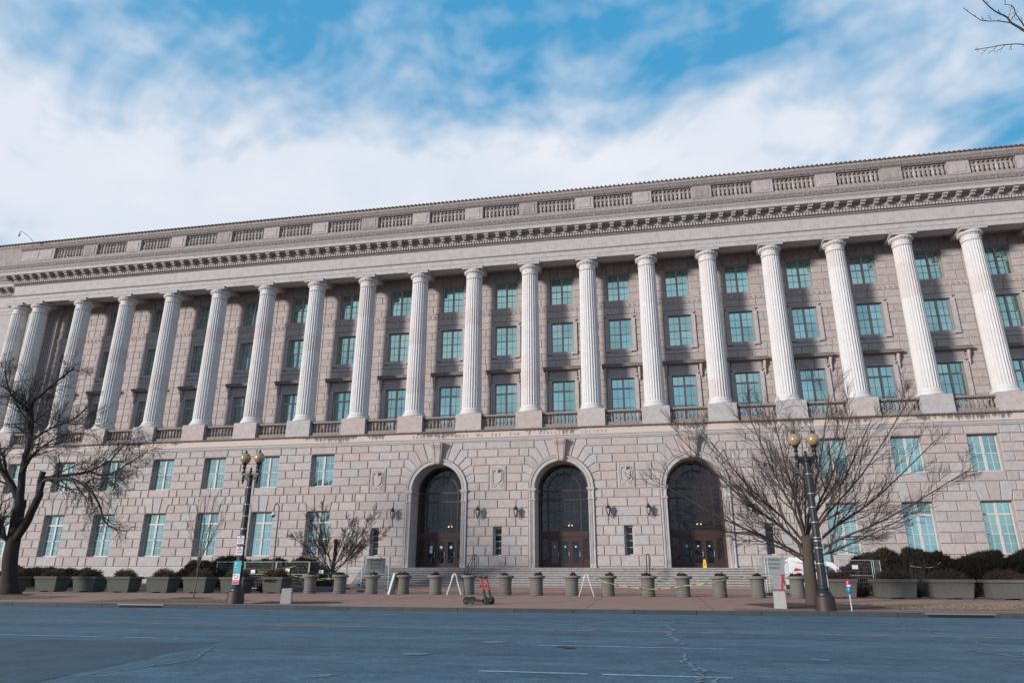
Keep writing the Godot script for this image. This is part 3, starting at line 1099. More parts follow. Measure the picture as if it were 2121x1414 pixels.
const FRIEZE := [Vector2(-0.62, 29.97), Vector2(0.60, 29.97), Vector2(0.60, 30.38), Vector2(0.64, 30.39), Vector2(0.64, 30.79), Vector2(0.68, 30.82), Vector2(0.73, 30.86), Vector2(0.73, 30.96), Vector2(0.62, 30.98), Vector2(0.62, 32.17)]
const CORNICE := [Vector2(1.75, 33.0), Vector2(1.75, 33.31), Vector2(1.80, 33.34), Vector2(1.80, 33.38), Vector2(1.90, 33.48), Vector2(1.96, 33.60)]
const CORNICE_LOW := [Vector2(0.62, 32.10), Vector2(0.68, 32.14), Vector2(0.74, 32.24), Vector2(0.78, 32.26), Vector2(0.78, 32.52), Vector2(0.97, 32.54), Vector2(1.0, 32.62), Vector2(1.0, 32.98), Vector2(1.75, 33.0)]
const CROWN := [Vector2(1.96, 33.60), Vector2(2.02, 33.64), Vector2(2.06, 34.0), Vector2(2.0, 34.06), Vector2(0.5, 34.18)]
const PLINTH := [Vector2(0.78, 34.06), Vector2(0.78, 34.95), Vector2(0.72, 35.02), Vector2(0.72, 35.10), Vector2(0.1, 35.12)]
const RAIL := [Vector2(0.12, 36.35), Vector2(0.78, 36.35), Vector2(0.80, 36.43), Vector2(0.88, 36.50), Vector2(0.88, 36.72), Vector2(0.80, 36.80), Vector2(0.1, 36.82)]
const ATTIC := [Vector2(-0.70, 34.1), Vector2(-0.70, 37.72), Vector2(-0.64, 37.76), Vector2(-0.60, 37.86), Vector2(-0.60, 38.06), Vector2(-0.9, 38.08)]

func shifted(prof: Array, dz: float) -> Array:
	var r := []
	for p: Vector2 in prof:
		r.append(Vector2(p.x + dz, p.y))
	return r

func moulded(called: String, prof: Array, m: Material, b: Node, turn := 2.72) -> MeshInstance3D:
	var mb := MB.new()
	mb.moulding(prof, XL, XR, 0.62, turn)
	return part(called, mb, m, b)

func build_building() -> void:
	var b := thing("government_building", "long grey-pink stone government building with a row of tall white fluted columns", "building")
	var wins := side_windows()
	# ---- rusticated storey
	var holes := []
	for c in wins:
		holes.append(Rect2(c - 1.1, 3.10, 2.2, 3.88))
		holes.append(Rect2(c - 1.1, 9.17, 2.2, 2.91))
	for p in PANELS:
		holes.append(Rect2(p - 0.36, 3.10, 0.72, 2.36))
	var edges := [XL, -11.85, -4.65, -0.85, 6.35, 10.15, 17.35, XR]
	var homes := []
	for i in range(0, 8, 2):
		var own := []
		for h: Rect2 in holes:
			if h.position.x > edges[i] and h.end.x < edges[i + 1]:
				own.append(h)
		var wall := MB.new()
		wall_with_holes(wall, edges[i], edges[i + 1], 0.4, 12.76, ZB - 0.07, own, 0.5)
		if i == 0:
			wall.quad(Vector3(XL, 0.4, -14), Vector3(XL, 0.4, ZB - 0.07), Vector3(XL, 13.0, ZB - 0.07), Vector3(XL, 13.0, -14))
		homes.append([edges[i + 1], part("base_wall", wall, M.joint, b)])
		if i < 6:
			homes.append([edges[i + 2], entrance(b, ARCHES[i / 2], i / 2)])
	hang_stones(homes, "stone_block", base_stones(), ZB - 0.075, ZB, 0.033, 0.03, "block", 7)
	# water table below the first course, outside the steps
	for e in [[XL, -12.9], [18.4, XR]]:
		var wt := MB.new()
		wt.moulding([Vector2(0.9, 0.4), Vector2(1.22, 0.4), Vector2(1.22, 1.9), Vector2(1.14, 2.0), Vector2(1.06, 2.23), Vector2(0.9, 2.23)], e[0], e[1])
		part("water_table", wt, M.block4, b)
	for p in PANELS:
		carved_panel(b, p)
	for c in wins:
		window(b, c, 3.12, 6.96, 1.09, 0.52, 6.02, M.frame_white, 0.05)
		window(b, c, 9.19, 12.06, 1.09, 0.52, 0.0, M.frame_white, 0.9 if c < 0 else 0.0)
	for p in PANELS:
		var f := MB.new()
		f.span(Vector3(-0.35, 3.12, -0.1), Vector3(-0.27, 5.42, 0.04))
		f.span(Vector3(0.27, 3.12, -0.1), Vector3(0.35, 5.42, 0.04))
		f.span(Vector3(-0.27, 3.12, -0.1), Vector3(0.27, 3.2, 0.04))
		f.span(Vector3(-0.27, 5.34, -0.1), Vector3(0.27, 5.42, 0.04))
		for k in 3:
			f.span(Vector3(-0.27, 3.72 + k * 0.535, -0.06), Vector3(0.27, 3.76 + k * 0.535, 0.02))
		var w := part("narrow_window", f, M.frame_white, b, Vector3(p, 0, 0.55))
		for k in 4:
			var g := MB.new()
			var y := 3.2 + k * 0.535
			g.quad(Vector3(-0.27, y, -0.03), Vector3(0.27, y, -0.03), Vector3(0.27, y + 0.535, -0.03), Vector3(-0.27, y + 0.535, -0.03))
			part("pane", g, M.pane_dark, w)
		var rm := MB.new()
		rm.quad(Vector3(-0.4, 3.1, -0.5), Vector3(0.4, 3.1, -0.5), Vector3(0.4, 5.5, -0.5), Vector3(-0.4, 5.5, -0.5))
		part("room", rm, M.dark_room, w)
	# ---- band with the inscription, ledge
	moulded("base_moulding", [Vector2(0.9, 12.76), Vector2(1.02, 12.76), Vector2(1.04, 12.86), Vector2(1.09, 12.90), Vector2(1.09, 13.05), Vector2(1.0, 13.07)], M.white_stone, b)
	var bd := MB.new()
	bd.quad_uv(Vector3(XL, 13.07, 1.16), Vector3(XR, 13.07, 1.16), Vector3(XR, 13.62, 1.16), Vector3(XL, 13.62, 1.16), Vector2(0, 0), Vector2(1, 1))
	bd.quad(Vector3(XL, 13.07, 1.0), Vector3(XR, 13.07, 1.0), Vector3(XR, 13.07, 1.16), Vector3(XL, 13.07, 1.16))
	part("inscription_band", bd, stain_band(), b)
	moulded("ledge", [Vector2(1.0, 13.62), Vector2(1.22, 13.62), Vector2(1.30, 13.66), Vector2(1.34, 13.70), Vector2(1.34, 13.77), Vector2(-2.2, 13.80)], M.stained, b)
	var text := "TAXES ARE WHAT WE PAY FOR A CIVILIZED SOCIETY"
	var font := SystemFont.new()
	font.font_names = PackedStringArray(["Droid Serif"])
	var st := SurfaceTool.new()
	var tx := -10.55
	var step := 17.25 / (text.length() - 1 + 8 * 0.9)
	for ch in text:
		if ch == " ":
			tx += step * 1.9
			continue
		var tm := TextMesh.new()
		tm.text = ch
		tm.font = font
		tm.font_size = 32
		tm.pixel_size = 0.0098
		tm.depth = 0.035
		tm.curve_step = 4.0
		st.append_from(tm, 0, Transform3D(Basis(), Vector3(tx, 13.30, 1.17)))
		tx += step
	part("inscription", st.commit(), M.letter, b)
	# ---- wall behind the columns
	var lw := MB.new()
	var lh := []
	var stones := []
	var rows := [13.80, 14.58, 15.29, 15.98, 16.68, 17.39, 18.09, 18.78, 19.48, 20.18, 20.93, 21.61, 22.31, 23.03, 23.69, 24.42, 25.13, 25.83, 26.50, 27.24, 27.94, 28.63, 29.34, 30.3]
	var surround := MB.new()
	var hood := MB.new()
	for k in range(-11, 9):
		var c := 2.75 + BAY * k
		var xa := c - 2.75
		var xb := c + 2.75
		if k == -11:
			xa = XL + 0.6
		for e in [[14.2, 4.64], [21.67, 2.99], [26.55, 2.77]]:
			if k > -11:
				lh.append(Rect2(c - 1.08, e[0], 2.16, e[1]))
		for r in rows.size() - 1:
			var y0: float = rows[r]
			var y1: float = rows[r + 1]
			if r == 17:
				continue
			var half := 0.0
			var cuts := [xa, xb]
			if y1 < 20.2:
				half = 1.46
			elif y0 > 20.9 and y1 < 25.2:
				half = 1.43
			elif y0 > 26.4 and y1 < 29.4:
				half = 1.10
			elif y0 > 29.3:
				half = 1.20
			if half > 0:
				cuts.append_array([c - half, c + half])
				if r % 2 == 0:
					cuts.append_array([c - 2.02, c + 2.02])
			elif r == 9:
				cuts.append_array([c - 1.96, c - 0.65, c + 0.65, c + 1.96])
			else:
				cuts.append_array([c - 1.46, c, c + 1.46])
			if k == -11:
				half = 0.0
				cuts = [xa, xb]
			cuts.sort()
			for j in cuts.size() - 1:
				if cuts[j + 1] - cuts[j] < 0.1 or absf((cuts[j] + cuts[j + 1]) / 2 - c) < half - 0.05:
					continue
				stones.append({"poly": rect_poly(cuts[j], cuts[j + 1], y0, y1)})
		if k == -11:
			continue
		for s in [[-1.20, -0.36, -1.02, -0.33], [-0.36, 0.36, -0.33, 0.33], [0.36, 1.20, 0.33, 1.02]]:
			stones.append({"poly": PackedVector2Array([Vector2(c + s[2], 29.34), Vector2(c + s[3], 29.34), Vector2(c + s[1], 30.3), Vector2(c + s[0], 30.3)]), "plain": false, "called": "voussoir"})
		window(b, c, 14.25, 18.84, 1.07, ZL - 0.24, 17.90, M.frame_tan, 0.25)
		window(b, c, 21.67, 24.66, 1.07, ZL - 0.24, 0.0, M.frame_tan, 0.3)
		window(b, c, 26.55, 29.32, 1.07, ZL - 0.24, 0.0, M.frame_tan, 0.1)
		# stone surrounds of the two lower windows, hood on brackets
		var su := MB.new()
		for s in [-1.0, 1.0]:
			for e in [[1.07, 1.28, 0.07], [1.28, 1.42, 0.12]]:
				su.span(Vector3(minf(s * e[0], s * e[1]), 21.67, ZL - 0.05), Vector3(maxf(s * e[0], s * e[1]), 24.66, ZL + e[2]))
				su.span(Vector3(minf(s * e[0], s * e[1]), 13.82, ZL - 0.05), Vector3(maxf(s * e[0], s * e[1]), 18.84, ZL + e[2]))
		for y in [24.66, 18.84]:
			su.span(Vector3(-1.28, y, ZL - 0.05), Vector3(1.28, y + 0.2, ZL + 0.07))
			su.span(Vector3(-1.42, y + 0.2, ZL - 0.05), Vector3(1.42, y + 0.34, ZL + 0.12))
		su.span(Vector3(-1.42, 21.40, ZL - 0.05), Vector3(1.42, 21.67, ZL + 0.14))
		su.span(Vector3(-0.95, 21.28, ZL - 0.05), Vector3(0.95, 21.40, ZL + 0.10))
		su.span(Vector3(-1.42, 20.95, ZL - 0.05), Vector3(1.42, 21.28, ZL + 0.035))
		for y in [19.22, 19.40, 19.58]:
			su.span(Vector3(-1.30, y, ZL - 0.05), Vector3(1.30, y + 0.15, ZL + 0.07))
		if not meshes.has("surround"):
			meshes.surround = su.mesh()
			var hd := MB.new()
			hd.moulding([Vector2(ZL - 0.05, 19.76), Vector2(ZL + 0.22, 19.76), Vector2(ZL + 0.26, 19.84), Vector2(ZL + 0.50, 19.86), Vector2(ZL + 0.50, 19.98), Vector2(ZL + 0.58, 20.06), Vector2(ZL + 0.58, 20.12), Vector2(ZL - 0.05, 20.18)], -1.85, 1.85)
			meshes.hood = hd.mesh()
			var br := MB.new()
			br.tube(PackedVector3Array([Vector3(0, 18.55, ZL + 0.06), Vector3(0, 18.75, ZL + 0.14), Vector3(0, 19.1, ZL + 0.12), Vector3(0, 19.5, ZL + 0.24), Vector3(0, 19.76, ZL + 0.26)]), PackedFloat32Array([0.05, 0.09, 0.10, 0.14, 0.15]), 8)
			meshes.bracket = br.mesh()
		var so := part("window_surround", meshes.surround, M.block4, b, Vector3(c, 0, 0))
		part("hood", meshes.hood, M.baluster_stone, so)
		part("bracket", meshes.bracket, M.block0, so, Vector3(-1.58, 0, 0))
		part("bracket", meshes.bracket, M.block0, so, Vector3(1.58, 0, 0))
	wall_with_holes(lw, XL + 0.6, XR, 13.8, 30.5, ZL - 0.045, lh, 0.35)
	var back := part("colonnade_wall", lw, M.joint, b)
	hang_stones(back, "ashlar_block", stones, ZL - 0.05, ZL, 0.026, 0.016, "block", 7)
	# carved band across the wall between the upper storeys
	var cb := MB.new()
	cb.moulding([Vector2(ZL - 0.05, 25.83), Vector2(ZL + 0.02, 25.85), Vector2(ZL + 0.02, 26.30), Vector2(ZL + 0.08, 26.34), Vector2(ZL + 0.08, 26.48), Vector2(ZL - 0.05, 26.50)], XL + 0.6, XR)
	var band := part("carved_band", cb, M.block2, b)
	var ros := MB.new()
	var x := XL + 0.9
	while x < XR:
		ros.xf = Transform3D(Basis(Vector3.RIGHT, PI / 2), Vector3(x, 26.07, ZL + 0.02))
		ros.lathe([Vector2(0.17, 0.0), Vector2(0.14, 0.06), Vector2(0.06, 0.03), Vector2(0.0, 0.08)], 6)
		x += 0.46
	stuff("rosette_row", ros, M.block3, band)
	# ---- pedestals, columns, balustrades
	var ped := MB.new()
	ped.span(Vector3(-1.18, 13.8, -1.15), Vector3(1.18, 15.32, 1.16))
	ped.span(Vector3(-1.19, 13.8, -1.15), Vector3(1.19, 13.95, 1.18))
	var pm := ped.mesh()
	var drums := []
	for i in 8:
		drums.append(fluted_drum(0.89, 0.765, 15.95, 28.75, 15.95 + i * 1.6, 15.95 + (i + 1) * 1.6))
	var foot := MB.new()
	foot.lathe([Vector2(1.02, 15.32), Vector2(1.10, 15.36), Vector2(1.13, 15.46), Vector2(1.10, 15.56), Vector2(1.0, 15.60), Vector2(0.97, 15.66), Vector2(1.0, 15.72), Vector2(0.99, 15.80), Vector2(0.92, 15.84), Vector2(0.90, 15.95)], 40)
	var foot_m := foot.mesh()
	var cp := MB.new()
	cp.lathe([Vector2(0.765, 28.75), Vector2(0.80, 28.78), Vector2(0.80, 28.84), Vector2(0.755, 28.88), Vector2(0.755, 29.24), Vector2(0.79, 29.26), Vector2(0.79, 29.30), Vector2(0.86, 29.34), Vector2(0.97, 29.46), Vector2(1.0, 29.56), Vector2(0.98, 29.62), Vector2(0.9, 29.63)], 40)
	for k in 8:
		var t := TAU * (k + 0.5) / 8
		cp.xf = Transform3D(Basis(Vector3.UP, -t) * Basis(Vector3.BACK, -PI / 2), Vector3(cos(t) * 0.75, 29.06, sin(t) * 0.75))
		cp.lathe([Vector2(0.10, 0.0), Vector2(0.08, 0.05), Vector2(0.03, 0.03), Vector2(0.0, 0.06)], 7)
	for k in 20:
		var t := TAU * k / 20
		cp.xf = Transform3D(Basis(Vector3.UP, -t) * Basis(Vector3.BACK, -PI / 2 + 0.5), Vector3(cos(t) * 0.92, 29.44, sin(t) * 0.92))
		cp.lathe([Vector2(0.075, -0.02), Vector2(0.06, 0.05), Vector2(0.0, 0.07)], 6)
	var cap_m := cp.mesh()
	var ab := MB.new()
	ab.span(Vector3(-1.03, 29.63, -1.0), Vector3(1.03, 29.90, 1.0))
	ab.span(Vector3(-1.07, 29.85, -1.0), Vector3(1.07, 29.97, 1.03))
	var ab_m := ab.mesh()
	var spots := []
	for k in range(-10, 10):
		spots.append(BAY * k)
	spots.append(-57.55)
	for cx: float in spots:
		var half := absf(cx + 57.55) < 0.1
		part("pedestal", pm, M["block%d" % [2, 4, 5, 2][rng.randi() % 4]], b, Vector3(cx, 0.002 if half else 0.0, 0.004 if half else 0.0))
		var col := part("column", foot_m, M.column_stone, b, Vector3(cx, 0, 0))
		for d in drums:
			var dr := part("drum", d, M["column_stone"] if rng.randf() < 0.6 else (M.column_stone_warm if rng.randf() < 0.75 else M.column_stone_pink), col)
			dr.rotation.y = rng.randf_range(-0.004, 0.004)
		part("capital", cap_m, M.column_stone_warm, col)
		part("abacus", ab_m, M.white_stone, col)
	var bal := baluster_mesh(0.88, 0.125)
	var pbal := baluster_mesh(1.23, 0.17)
	for k in range(-10, 9):
		var x0 := BAY * k + 1.18
		var fr := MB.new()
		fr.span(Vector3(x0, 13.8, 0.33), Vector3(x0 + 3.14, 14.12, 0.90))
		fr.moulding([Vector2(0.3, 15.0), Vector2(0.88, 15.0), Vector2(0.92, 15.05), Vector2(0.92, 15.18), Vector2(0.3, 15.20)], x0, x0 + 3.14)
		var bs := part("balustrade", fr, M.baluster_stone, b)
		for i in 9:
			part("baluster", bal, M.baluster_stone, bs, Vector3(x0 + 0.24 + i * 0.3325, 14.12, 0.60))
	# ---- ceiling of the colonnade with beams
	var ce := MB.new()
	ce.quad(Vector3(XL, 30.5, ZL - 0.05), Vector3(XR, 30.5, ZL - 0.05), Vector3(XR, 30.5, -0.6), Vector3(XL, 30.5, -0.6))
	ce.quad(Vector3(XR, 29.97, -0.62), Vector3(XL, 29.97, -0.62), Vector3(XL, 30.5, -0.62), Vector3(XR, 30.5, -0.62))
	for cx: float in spots:
		ce.span(Vector3(cx - 0.80, 29.98, ZL), Vector3(cx + 0.80, 30.5, -0.62))
		ce.span(Vector3(cx + 0.80, 30.38, ZL), Vector3(cx + 1.0, 30.5, -0.62))
		ce.span(Vector3(cx - 1.0, 30.38, ZL), Vector3(cx - 0.80, 30.5, -0.62))
	part("colonnade_ceiling", ce, M.soffit, b)
	# fluted pilaster at the end of the colonnade
	var pil := MB.new()
	pil.span(Vector3(-56.2, 13.8, ZL), Vector3(-54.3, 29.2, ZL + 0.22))
	for i in 7:
		pil.span(Vector3(-56.1 + i * 0.262, 14.3, ZL + 0.2), Vector3(-55.94 + i * 0.262, 28.9, ZL + 0.30))
	pil.span(Vector3(-56.35, 29.2, ZL), Vector3(-54.15, 29.95, ZL + 0.42))
	part("pilaster", pil, M.block4, b)
	# ---- entablature, cornice, parapet, attic
	moulded("frieze", FRIEZE, M.white_stone, b)
	var cor := moulded("cornice", CORNICE, M.white_stone, b)
	moulded("cornice_soffit", CORNICE_LOW, M.white_stone, b)
	moulded("crown_moulding", CROWN, M.stained, b)
	var den := MB.new()
	x = XL - 0.2
	while x < XR:
		den.span(Vector3(x, 32.28, 0.76), Vector3(x + 0.15, 32.515, 0.95))
		x += 0.26
	stuff("dentil_row", den, M.trim, cor)
	var beads := MB.new()
	x = XL
	while x < XR:
		beads.span(Vector3(x, 32.12, 0.66), Vector3(x + 0.07, 32.24, 0.75))
		beads.span(Vector3(x, 30.84, 0.70), Vector3(x + 0.07, 30.94, 0.755))
		x += 0.14
	stuff("bead_row", beads, M.parapet, cor)
	var mod := MB.new()
	mod.span(Vector3(-0.20, 32.82, 0.95), Vector3(0.20, 32.998, 1.60))
	mod.span(Vector3(-0.16, 32.66, 0.95), Vector3(0.16, 32.82, 1.42))
	mod.span(Vector3(-0.23, 32.93, 0.95), Vector3(0.23, 32.997, 1.64))
	var mod_m := mod.mesh()
	x = XL - 0.65
	while x < XR - 1.5:
		part("modillion", mod_m, M.white_stone, b, Vector3(x, 0, 0))
		x += 1.1
	moulded("parapet_plinth", PLINTH, M.parapet, b)
	moulded("parapet_rail", RAIL, M.stained, b)
	var at := MB.new()
	at.moulding(ATTIC, -84.0, XR)
	part("attic_wall", at, M.parapet, b)
	var post := MB.new()
	post.span(Vector3(-0.88, 35.08, 0.08), Vector3(0.88, 36.36, 0.77))
	post.bevel_prism(rect_poly(-0.60, 0.60, 35.28, 36.20), 0.76, 0.81, 0.02)
	var post_m := post.mesh()
	for k in range(-10, 10):
		part("parapet_post", post_m, M.block6 if k % 3 else M.parapet, b, Vector3(BAY * k, 0, 0))
		if k == 9:
			continue
		var x0 := BAY * k + 0.88
		var pn := MB.new()
		pn.span(Vector3(x0, 35.08, 0.2), Vector3(x0 + 0.10, 36.36, 0.66))
		pn.span(Vector3(x0 + 3.64, 35.08, 0.2), Vector3(x0 + 3.74, 36.36, 0.66))
		pn.span(Vector3(x0 + 0.05, 35.09, 0.22), Vector3(x0 + 3.69, 35.135, 0.64))
		var po := part("parapet_balustrade", pn, M.parapet, b)
		for i in 9:
			part("parapet_baluster", pbal, M.parapet if (i + k) % 4 else M.block6, po, Vector3(x0 + 0.33 + i * 0.385, 35.11, 0.45))
	var ends := MB.new()
	ends.span(Vector3(XL, 35.08, -0.6), Vector3(-55.88, 36.36, 0.76))
	ends.bevel_prism(rect_poly(-58.1, -56.2, 35.28, 36.2), 0.75, 0.80, 0.02)
	part("end_panel", ends, M.block6, b)
	# roof: rows of rounded tiles ending over the attic
	var rf := MB.new()
	rf.quad(Vector3(-84, 38.10, -0.60), Vector3(XR, 38.10, -0.60), Vector3(XR, 41.6, -9), Vector3(-84, 41.6, -9))
	rf.quad(Vector3(XR, 41.6, -9), Vector3(-84, 41.6, -9), Vector3(-84, 38.1, -17.4), Vector3(XR, 38.1, -17.4))
	rf.quad(Vector3(-84, 38.08, -0.95), Vector3(XR, 38.08, -0.95), Vector3(XR, 38.08, -0.5), Vector3(-84, 38.08, -0.5))
	var roof := part("roof", rf, M.roof_tile, b)
	var tl := MB.new()
	x = -84.0
	while x < XR:
		tl.tube(PackedVector3Array([Vector3(x, 38.11, -0.48), Vector3(x, 38.95, -2.5)]), PackedFloat32Array([0.105, 0.105]), 8)
		x += 0.42
	stuff("roof_tile_row", tl, M.roof_tile, roof)
	# ---- wing that goes on to the left, set back to the line of the inner wall
	var wd := -2.72
	for e in [["wing_frieze", FRIEZE, M.white_stone], ["wing_cornice", CORNICE, M.white_stone], ["wing_soffit", CORNICE_LOW, M.white_stone], ["wing_crown", CROWN, M.stained], ["wing_plinth", PLINTH, M.parapet], ["wing_rail", RAIL, M.stained]]:
		var mb := MB.new()
		mb.moulding(shifted(e[1], wd), -84.0, XL + 0.02)
		part(e[0], mb, e[2], b)
	var wm := MB.new()
	x = XL - 2.2
	while x > -70.0:
		part("modillion", mod_m, M.white_stone, b, Vector3(x, 0, wd))
		part("parapet_baluster", pbal, M.baluster_stone, b, Vector3(x + 0.3, 35.11, 0.45 + wd))
		part("parapet_baluster", pbal, M.baluster_stone, b, Vector3(x + 0.7, 35.11, 0.45 + wd))
		x -= 1.1
	x = -70.0
	while x < XL - 0.4:
		wm.span(Vector3(x, 32.28, 0.76 + wd), Vector3(x + 0.135, 32.50, 0.92 + wd))
		x += 0.225
	stuff("wing_dentil_row", wm, M.trim, b)
	var ww := MB.new()
	wall_with_holes(ww, -84, XL + 0.6, 0.4, 30.2, 0.55 + wd, [Rect2(-66, 26.5, 2.1, 2.8), Rect2(-66, 21.6, 2.1, 3.0)], 0.4)
	var wing := part("wing_wall", ww, M.block4, b)
	var wg := MB.new()
	wg.quad(Vector3(-66, 21, wd + 0.1), Vector3(-63, 21, wd + 0.1), Vector3(-63, 30, wd + 0.1), Vector3(-66, 30, wd + 0.1))
	part("wing_glass", wg, M.dark_room, wing)
	# closed back and floor, so that light enters only through openings
	var hull := MB.new()
	hull.quad(Vector3(XR, 0.4, -17), Vector3(-84, 0.4, -17), Vector3(-84, 38.1, -17), Vector3(XR, 38.1, -17))
	hull.quad(Vector3(XR, 0.4, ZB - 0.07), Vector3(XR, 0.4, -17), Vector3(XR, 13.8, -17), Vector3(XR, 13.8, ZB - 0.07))
	hull.quad(Vector3(XR, 13.8, ZL), Vector3(XR, 13.8, -17), Vector3(XR, 38.1, -17), Vector3(XR, 38.1, ZL))
	hull.quad(Vector3(-84, 0.4, -17), Vector3(-84, 0.4, wd + 0.5), Vector3(-84, 38.1, wd + 0.5), Vector3(-84, 38.1, -17))
	hull.quad(Vector3(-84, 13.2, -17), Vector3(XR, 13.2, -17), Vector3(XR, 13.2, ZL), Vector3(-84, 13.2, ZL))
	part("rear_wall", hull, M.block3, b)

func wall_lantern(x: float, label: String) -> void:
	var o := thing("wall_lantern", label, "lantern", Vector3(x, 6.64, 1.0), 0.0, "iron lanterns between the arches")
	var z := 0.42
	var f := MB.new()
	f.xf = Transform3D(Basis(), Vector3(0, 0, z))
	f.lathe([Vector2(0.0, -0.50), Vector2(0.05, -0.46), Vector2(0.03, -0.40), Vector2(0.07, -0.36), Vector2(0.11, -0.32), Vector2(0.0, -0.31)], 10)
	f.lathe([Vector2(0.22, 0.16), Vector2(0.24, 0.20), Vector2(0.20, 0.23), Vector2(0.14, 0.36), Vector2(0.05, 0.44), Vector2(0.03, 0.48), Vector2(0.06, 0.51), Vector2(0.0, 0.56)], 8)
	for k in 6:
		var t := TAU * k / 6
		f.rod(Vector3(cos(t) * 0.11, -0.32, sin(t) * 0.11), Vector3(cos(t) * 0.215, 0.18, sin(t) * 0.215), 0.018, 4)
	part("cage", f, M.lantern_iron, o)
	var g := MB.new()
	g.xf = f.xf
	g.lathe([Vector2(0.095, -0.30), Vector2(0.195, 0.16)], 6)
	part("glass", g, M.lantern_glass, o)
	var a := MB.new()
	a.tube(PackedVector3Array([Vector3(0, -0.05, 0.0), Vector3(0, -0.30, 0.1), Vector3(0, -0.52, 0.28), Vector3(0, -0.5, 0.42)]), PackedFloat32Array([0.03, 0.03, 0.025, 0.025]), 6)
	a.lathe([Vector2(0.0, 0.0)], 3)
	a.box(Vector3(0, -0.05, 0.02), Vector3(0.16, 0.3, 0.04))
	part("bracket", a, M.lantern_iron, o)

func build_steps() -> void:
	var o := thing("entrance_steps", "broad flight of pale stone steps in front of the three arches", "steps")
	var x0 := -12.9
	var x1 := 18.4
	var h := (2.13 - 0.70) / 8
	for i in 8:
		var y := 2.13 - h * i
		var zf := 3.0 + 0.38 * i
		var t := MB.new()
		t.moulding([Vector2(zf - 0.5, y - 0.075), Vector2(zf, y - 0.075), Vector2(zf + 0.015, y - 0.06), Vector2(zf + 0.015, y - 0.012), Vector2(zf, y), Vector2(-0.9 if i == 0 else zf - 0.5, y)], x0, x1)
		if i == 0:
			t.quad(Vector3(x0, 0.4, -0.9), Vector3(x0, 0.4, 3.0), Vector3(x0, 2.06, 3.0), Vector3(x0, 2.06, -0.9))
		part("tread", t, M.step_stone, o)
		var r := MB.new()
		r.quad(Vector3(x0, y - h - 0.02, zf - 0.12), Vector3(x1, y - h - 0.02, zf - 0.12), Vector3(x1, y - 0.075, zf - 0.12), Vector3(x0, y - 0.075, zf - 0.12))
		part("riser", r, M.step_stone, o)
	var fl := MB.new()
	fl.quad(Vector3(x0, 2.128, 1.3), Vector3(x1, 2.128, 1.3), Vector3(x1, 2.128, -5), Vector3(x0, 2.128, -5))
	part("landing", fl, M.step_stone, o)
	for s in [0, 1]:
		var w := MB.new()
		var xa: float = x0 - 0.7 if s == 0 else x1
		var p := PackedVector2Array([Vector2(-0.9, 0.3), Vector2(6.1, 0.3), Vector2(6.1, 0.86), Vector2(5.6, 0.92), Vector2(3.3, 2.34), Vector2(-0.9, 2.34)])
		w.xf = Transform3D(Basis(Vector3(0, 0, 1), Vector3.UP, Vector3(-1, 0, 0)), Vector3(xa + 0.7, 0, 0))
		w.prism(p, 0.0, 0.7, true)
		part("cheek_wall", w, M.step_stone, o)

func handrail(x: float, label: String) -> void:
	var o := thing("handrail", label, "handrail", Vector3(x, 0, 0), 0.0, "bronze handrails on the steps")
	for s in [-0.10, 0.10]:
		var m := MB.new()
		m.tube(PackedVector3Array([Vector3(s, 1.35, 5.75), Vector3(s, 1.72, 5.72), Vector3(s, 3.12, 3.15), Vector3(s, 3.14, 2.7), Vector3(s, 2.13, 2.68)]), PackedFloat32Array([0.03, 0.03, 0.03, 0.03, 0.03]), 8)
		part("rail", m, M.rail_metal, o)
		for e in [[5.6, 0.86, 1.78], [4.5, 1.40, 2.38], [3.3, 1.95, 3.03]]:
			var p := MB.new()
			p.rod(Vector3(s, e[1], e[0]), Vector3(s, e[2], e[0]), 0.025)
			part("post", p, M.rail_metal, o)
	var c := MB.new()
	c.rod(Vector3(-0.10, 3.14, 2.7), Vector3(0.10, 3.14, 2.7), 0.03, 8)
	part("top_bar", c, M.rail_metal, o)


# ---------------------------------------------------------------- ground and street

func gy(z: float) -> float:
	return 0.15 + 0.022 * (KERB_Z - z)

func slope_quad(mb: MB, x0: float, x1: float, z0: float, z1: float, lift: float) -> void:
	mb.quad(Vector3(x0, gy(z1) + lift, z1), Vector3(x1, gy(z1) + lift, z1), Vector3(x1, gy(z0) + lift, z0), Vector3(x0, gy(z0) + lift, z0))

# an uneven patch lying on the pavement
func patch(outline: Array, lift: float, flat_y := -1.0) -> MB:
	var poly := PackedVector2Array()
	for i in outline.size():
		var a: Vector2 = outline[i]
		var b: Vector2 = outline[(i + 1) % outline.size()]
		var k := maxi(1, int(a.distance_to(b) / 0.5))
		for j in k:
			poly.append(a.lerp(b, float(j) / k) + Vector2(rng.randf_range(-0.06, 0.06), rng.randf_range(-0.06, 0.06)))
	var mb := MB.new()
	var t := Geometry2D.triangulate_polygon(poly)
	for i in range(0, t.size(), 3):
		var p := []
		for e in 3:
			var q := poly[t[i + e]]
			p.append(Vector3(q.x, (flat_y if flat_y >= 0 else gy(q.y)) + lift, q.y))
		if (p[1] - p[0]).cross(p[2] - p[0]).y > 0:
			mb.tri(p[0], p[1], p[2])
		else:
			mb.tri(p[0], p[2], p[1])
	return mb

func blades(mb: MB, x0: float, x1: float, z0: float, z1: float, count: int, hgt: float) -> void:
	for i in count:
		var p := Vector3(rng.randf_range(x0, x1), 0, rng.randf_range(z0, z1))
		p.y = gy(p.z) + 0.003
		var t := rng.randf() * TAU
		var w := Vector3(cos(t), 0, sin(t)) * 0.008
		var l := Vector3(rng.randf_range(-0.04, 0.04), rng.randf_range(0.4, 1.0) * hgt, rng.randf_range(-0.04, 0.04))
		mb.tri(p - w, p + w, p + l)

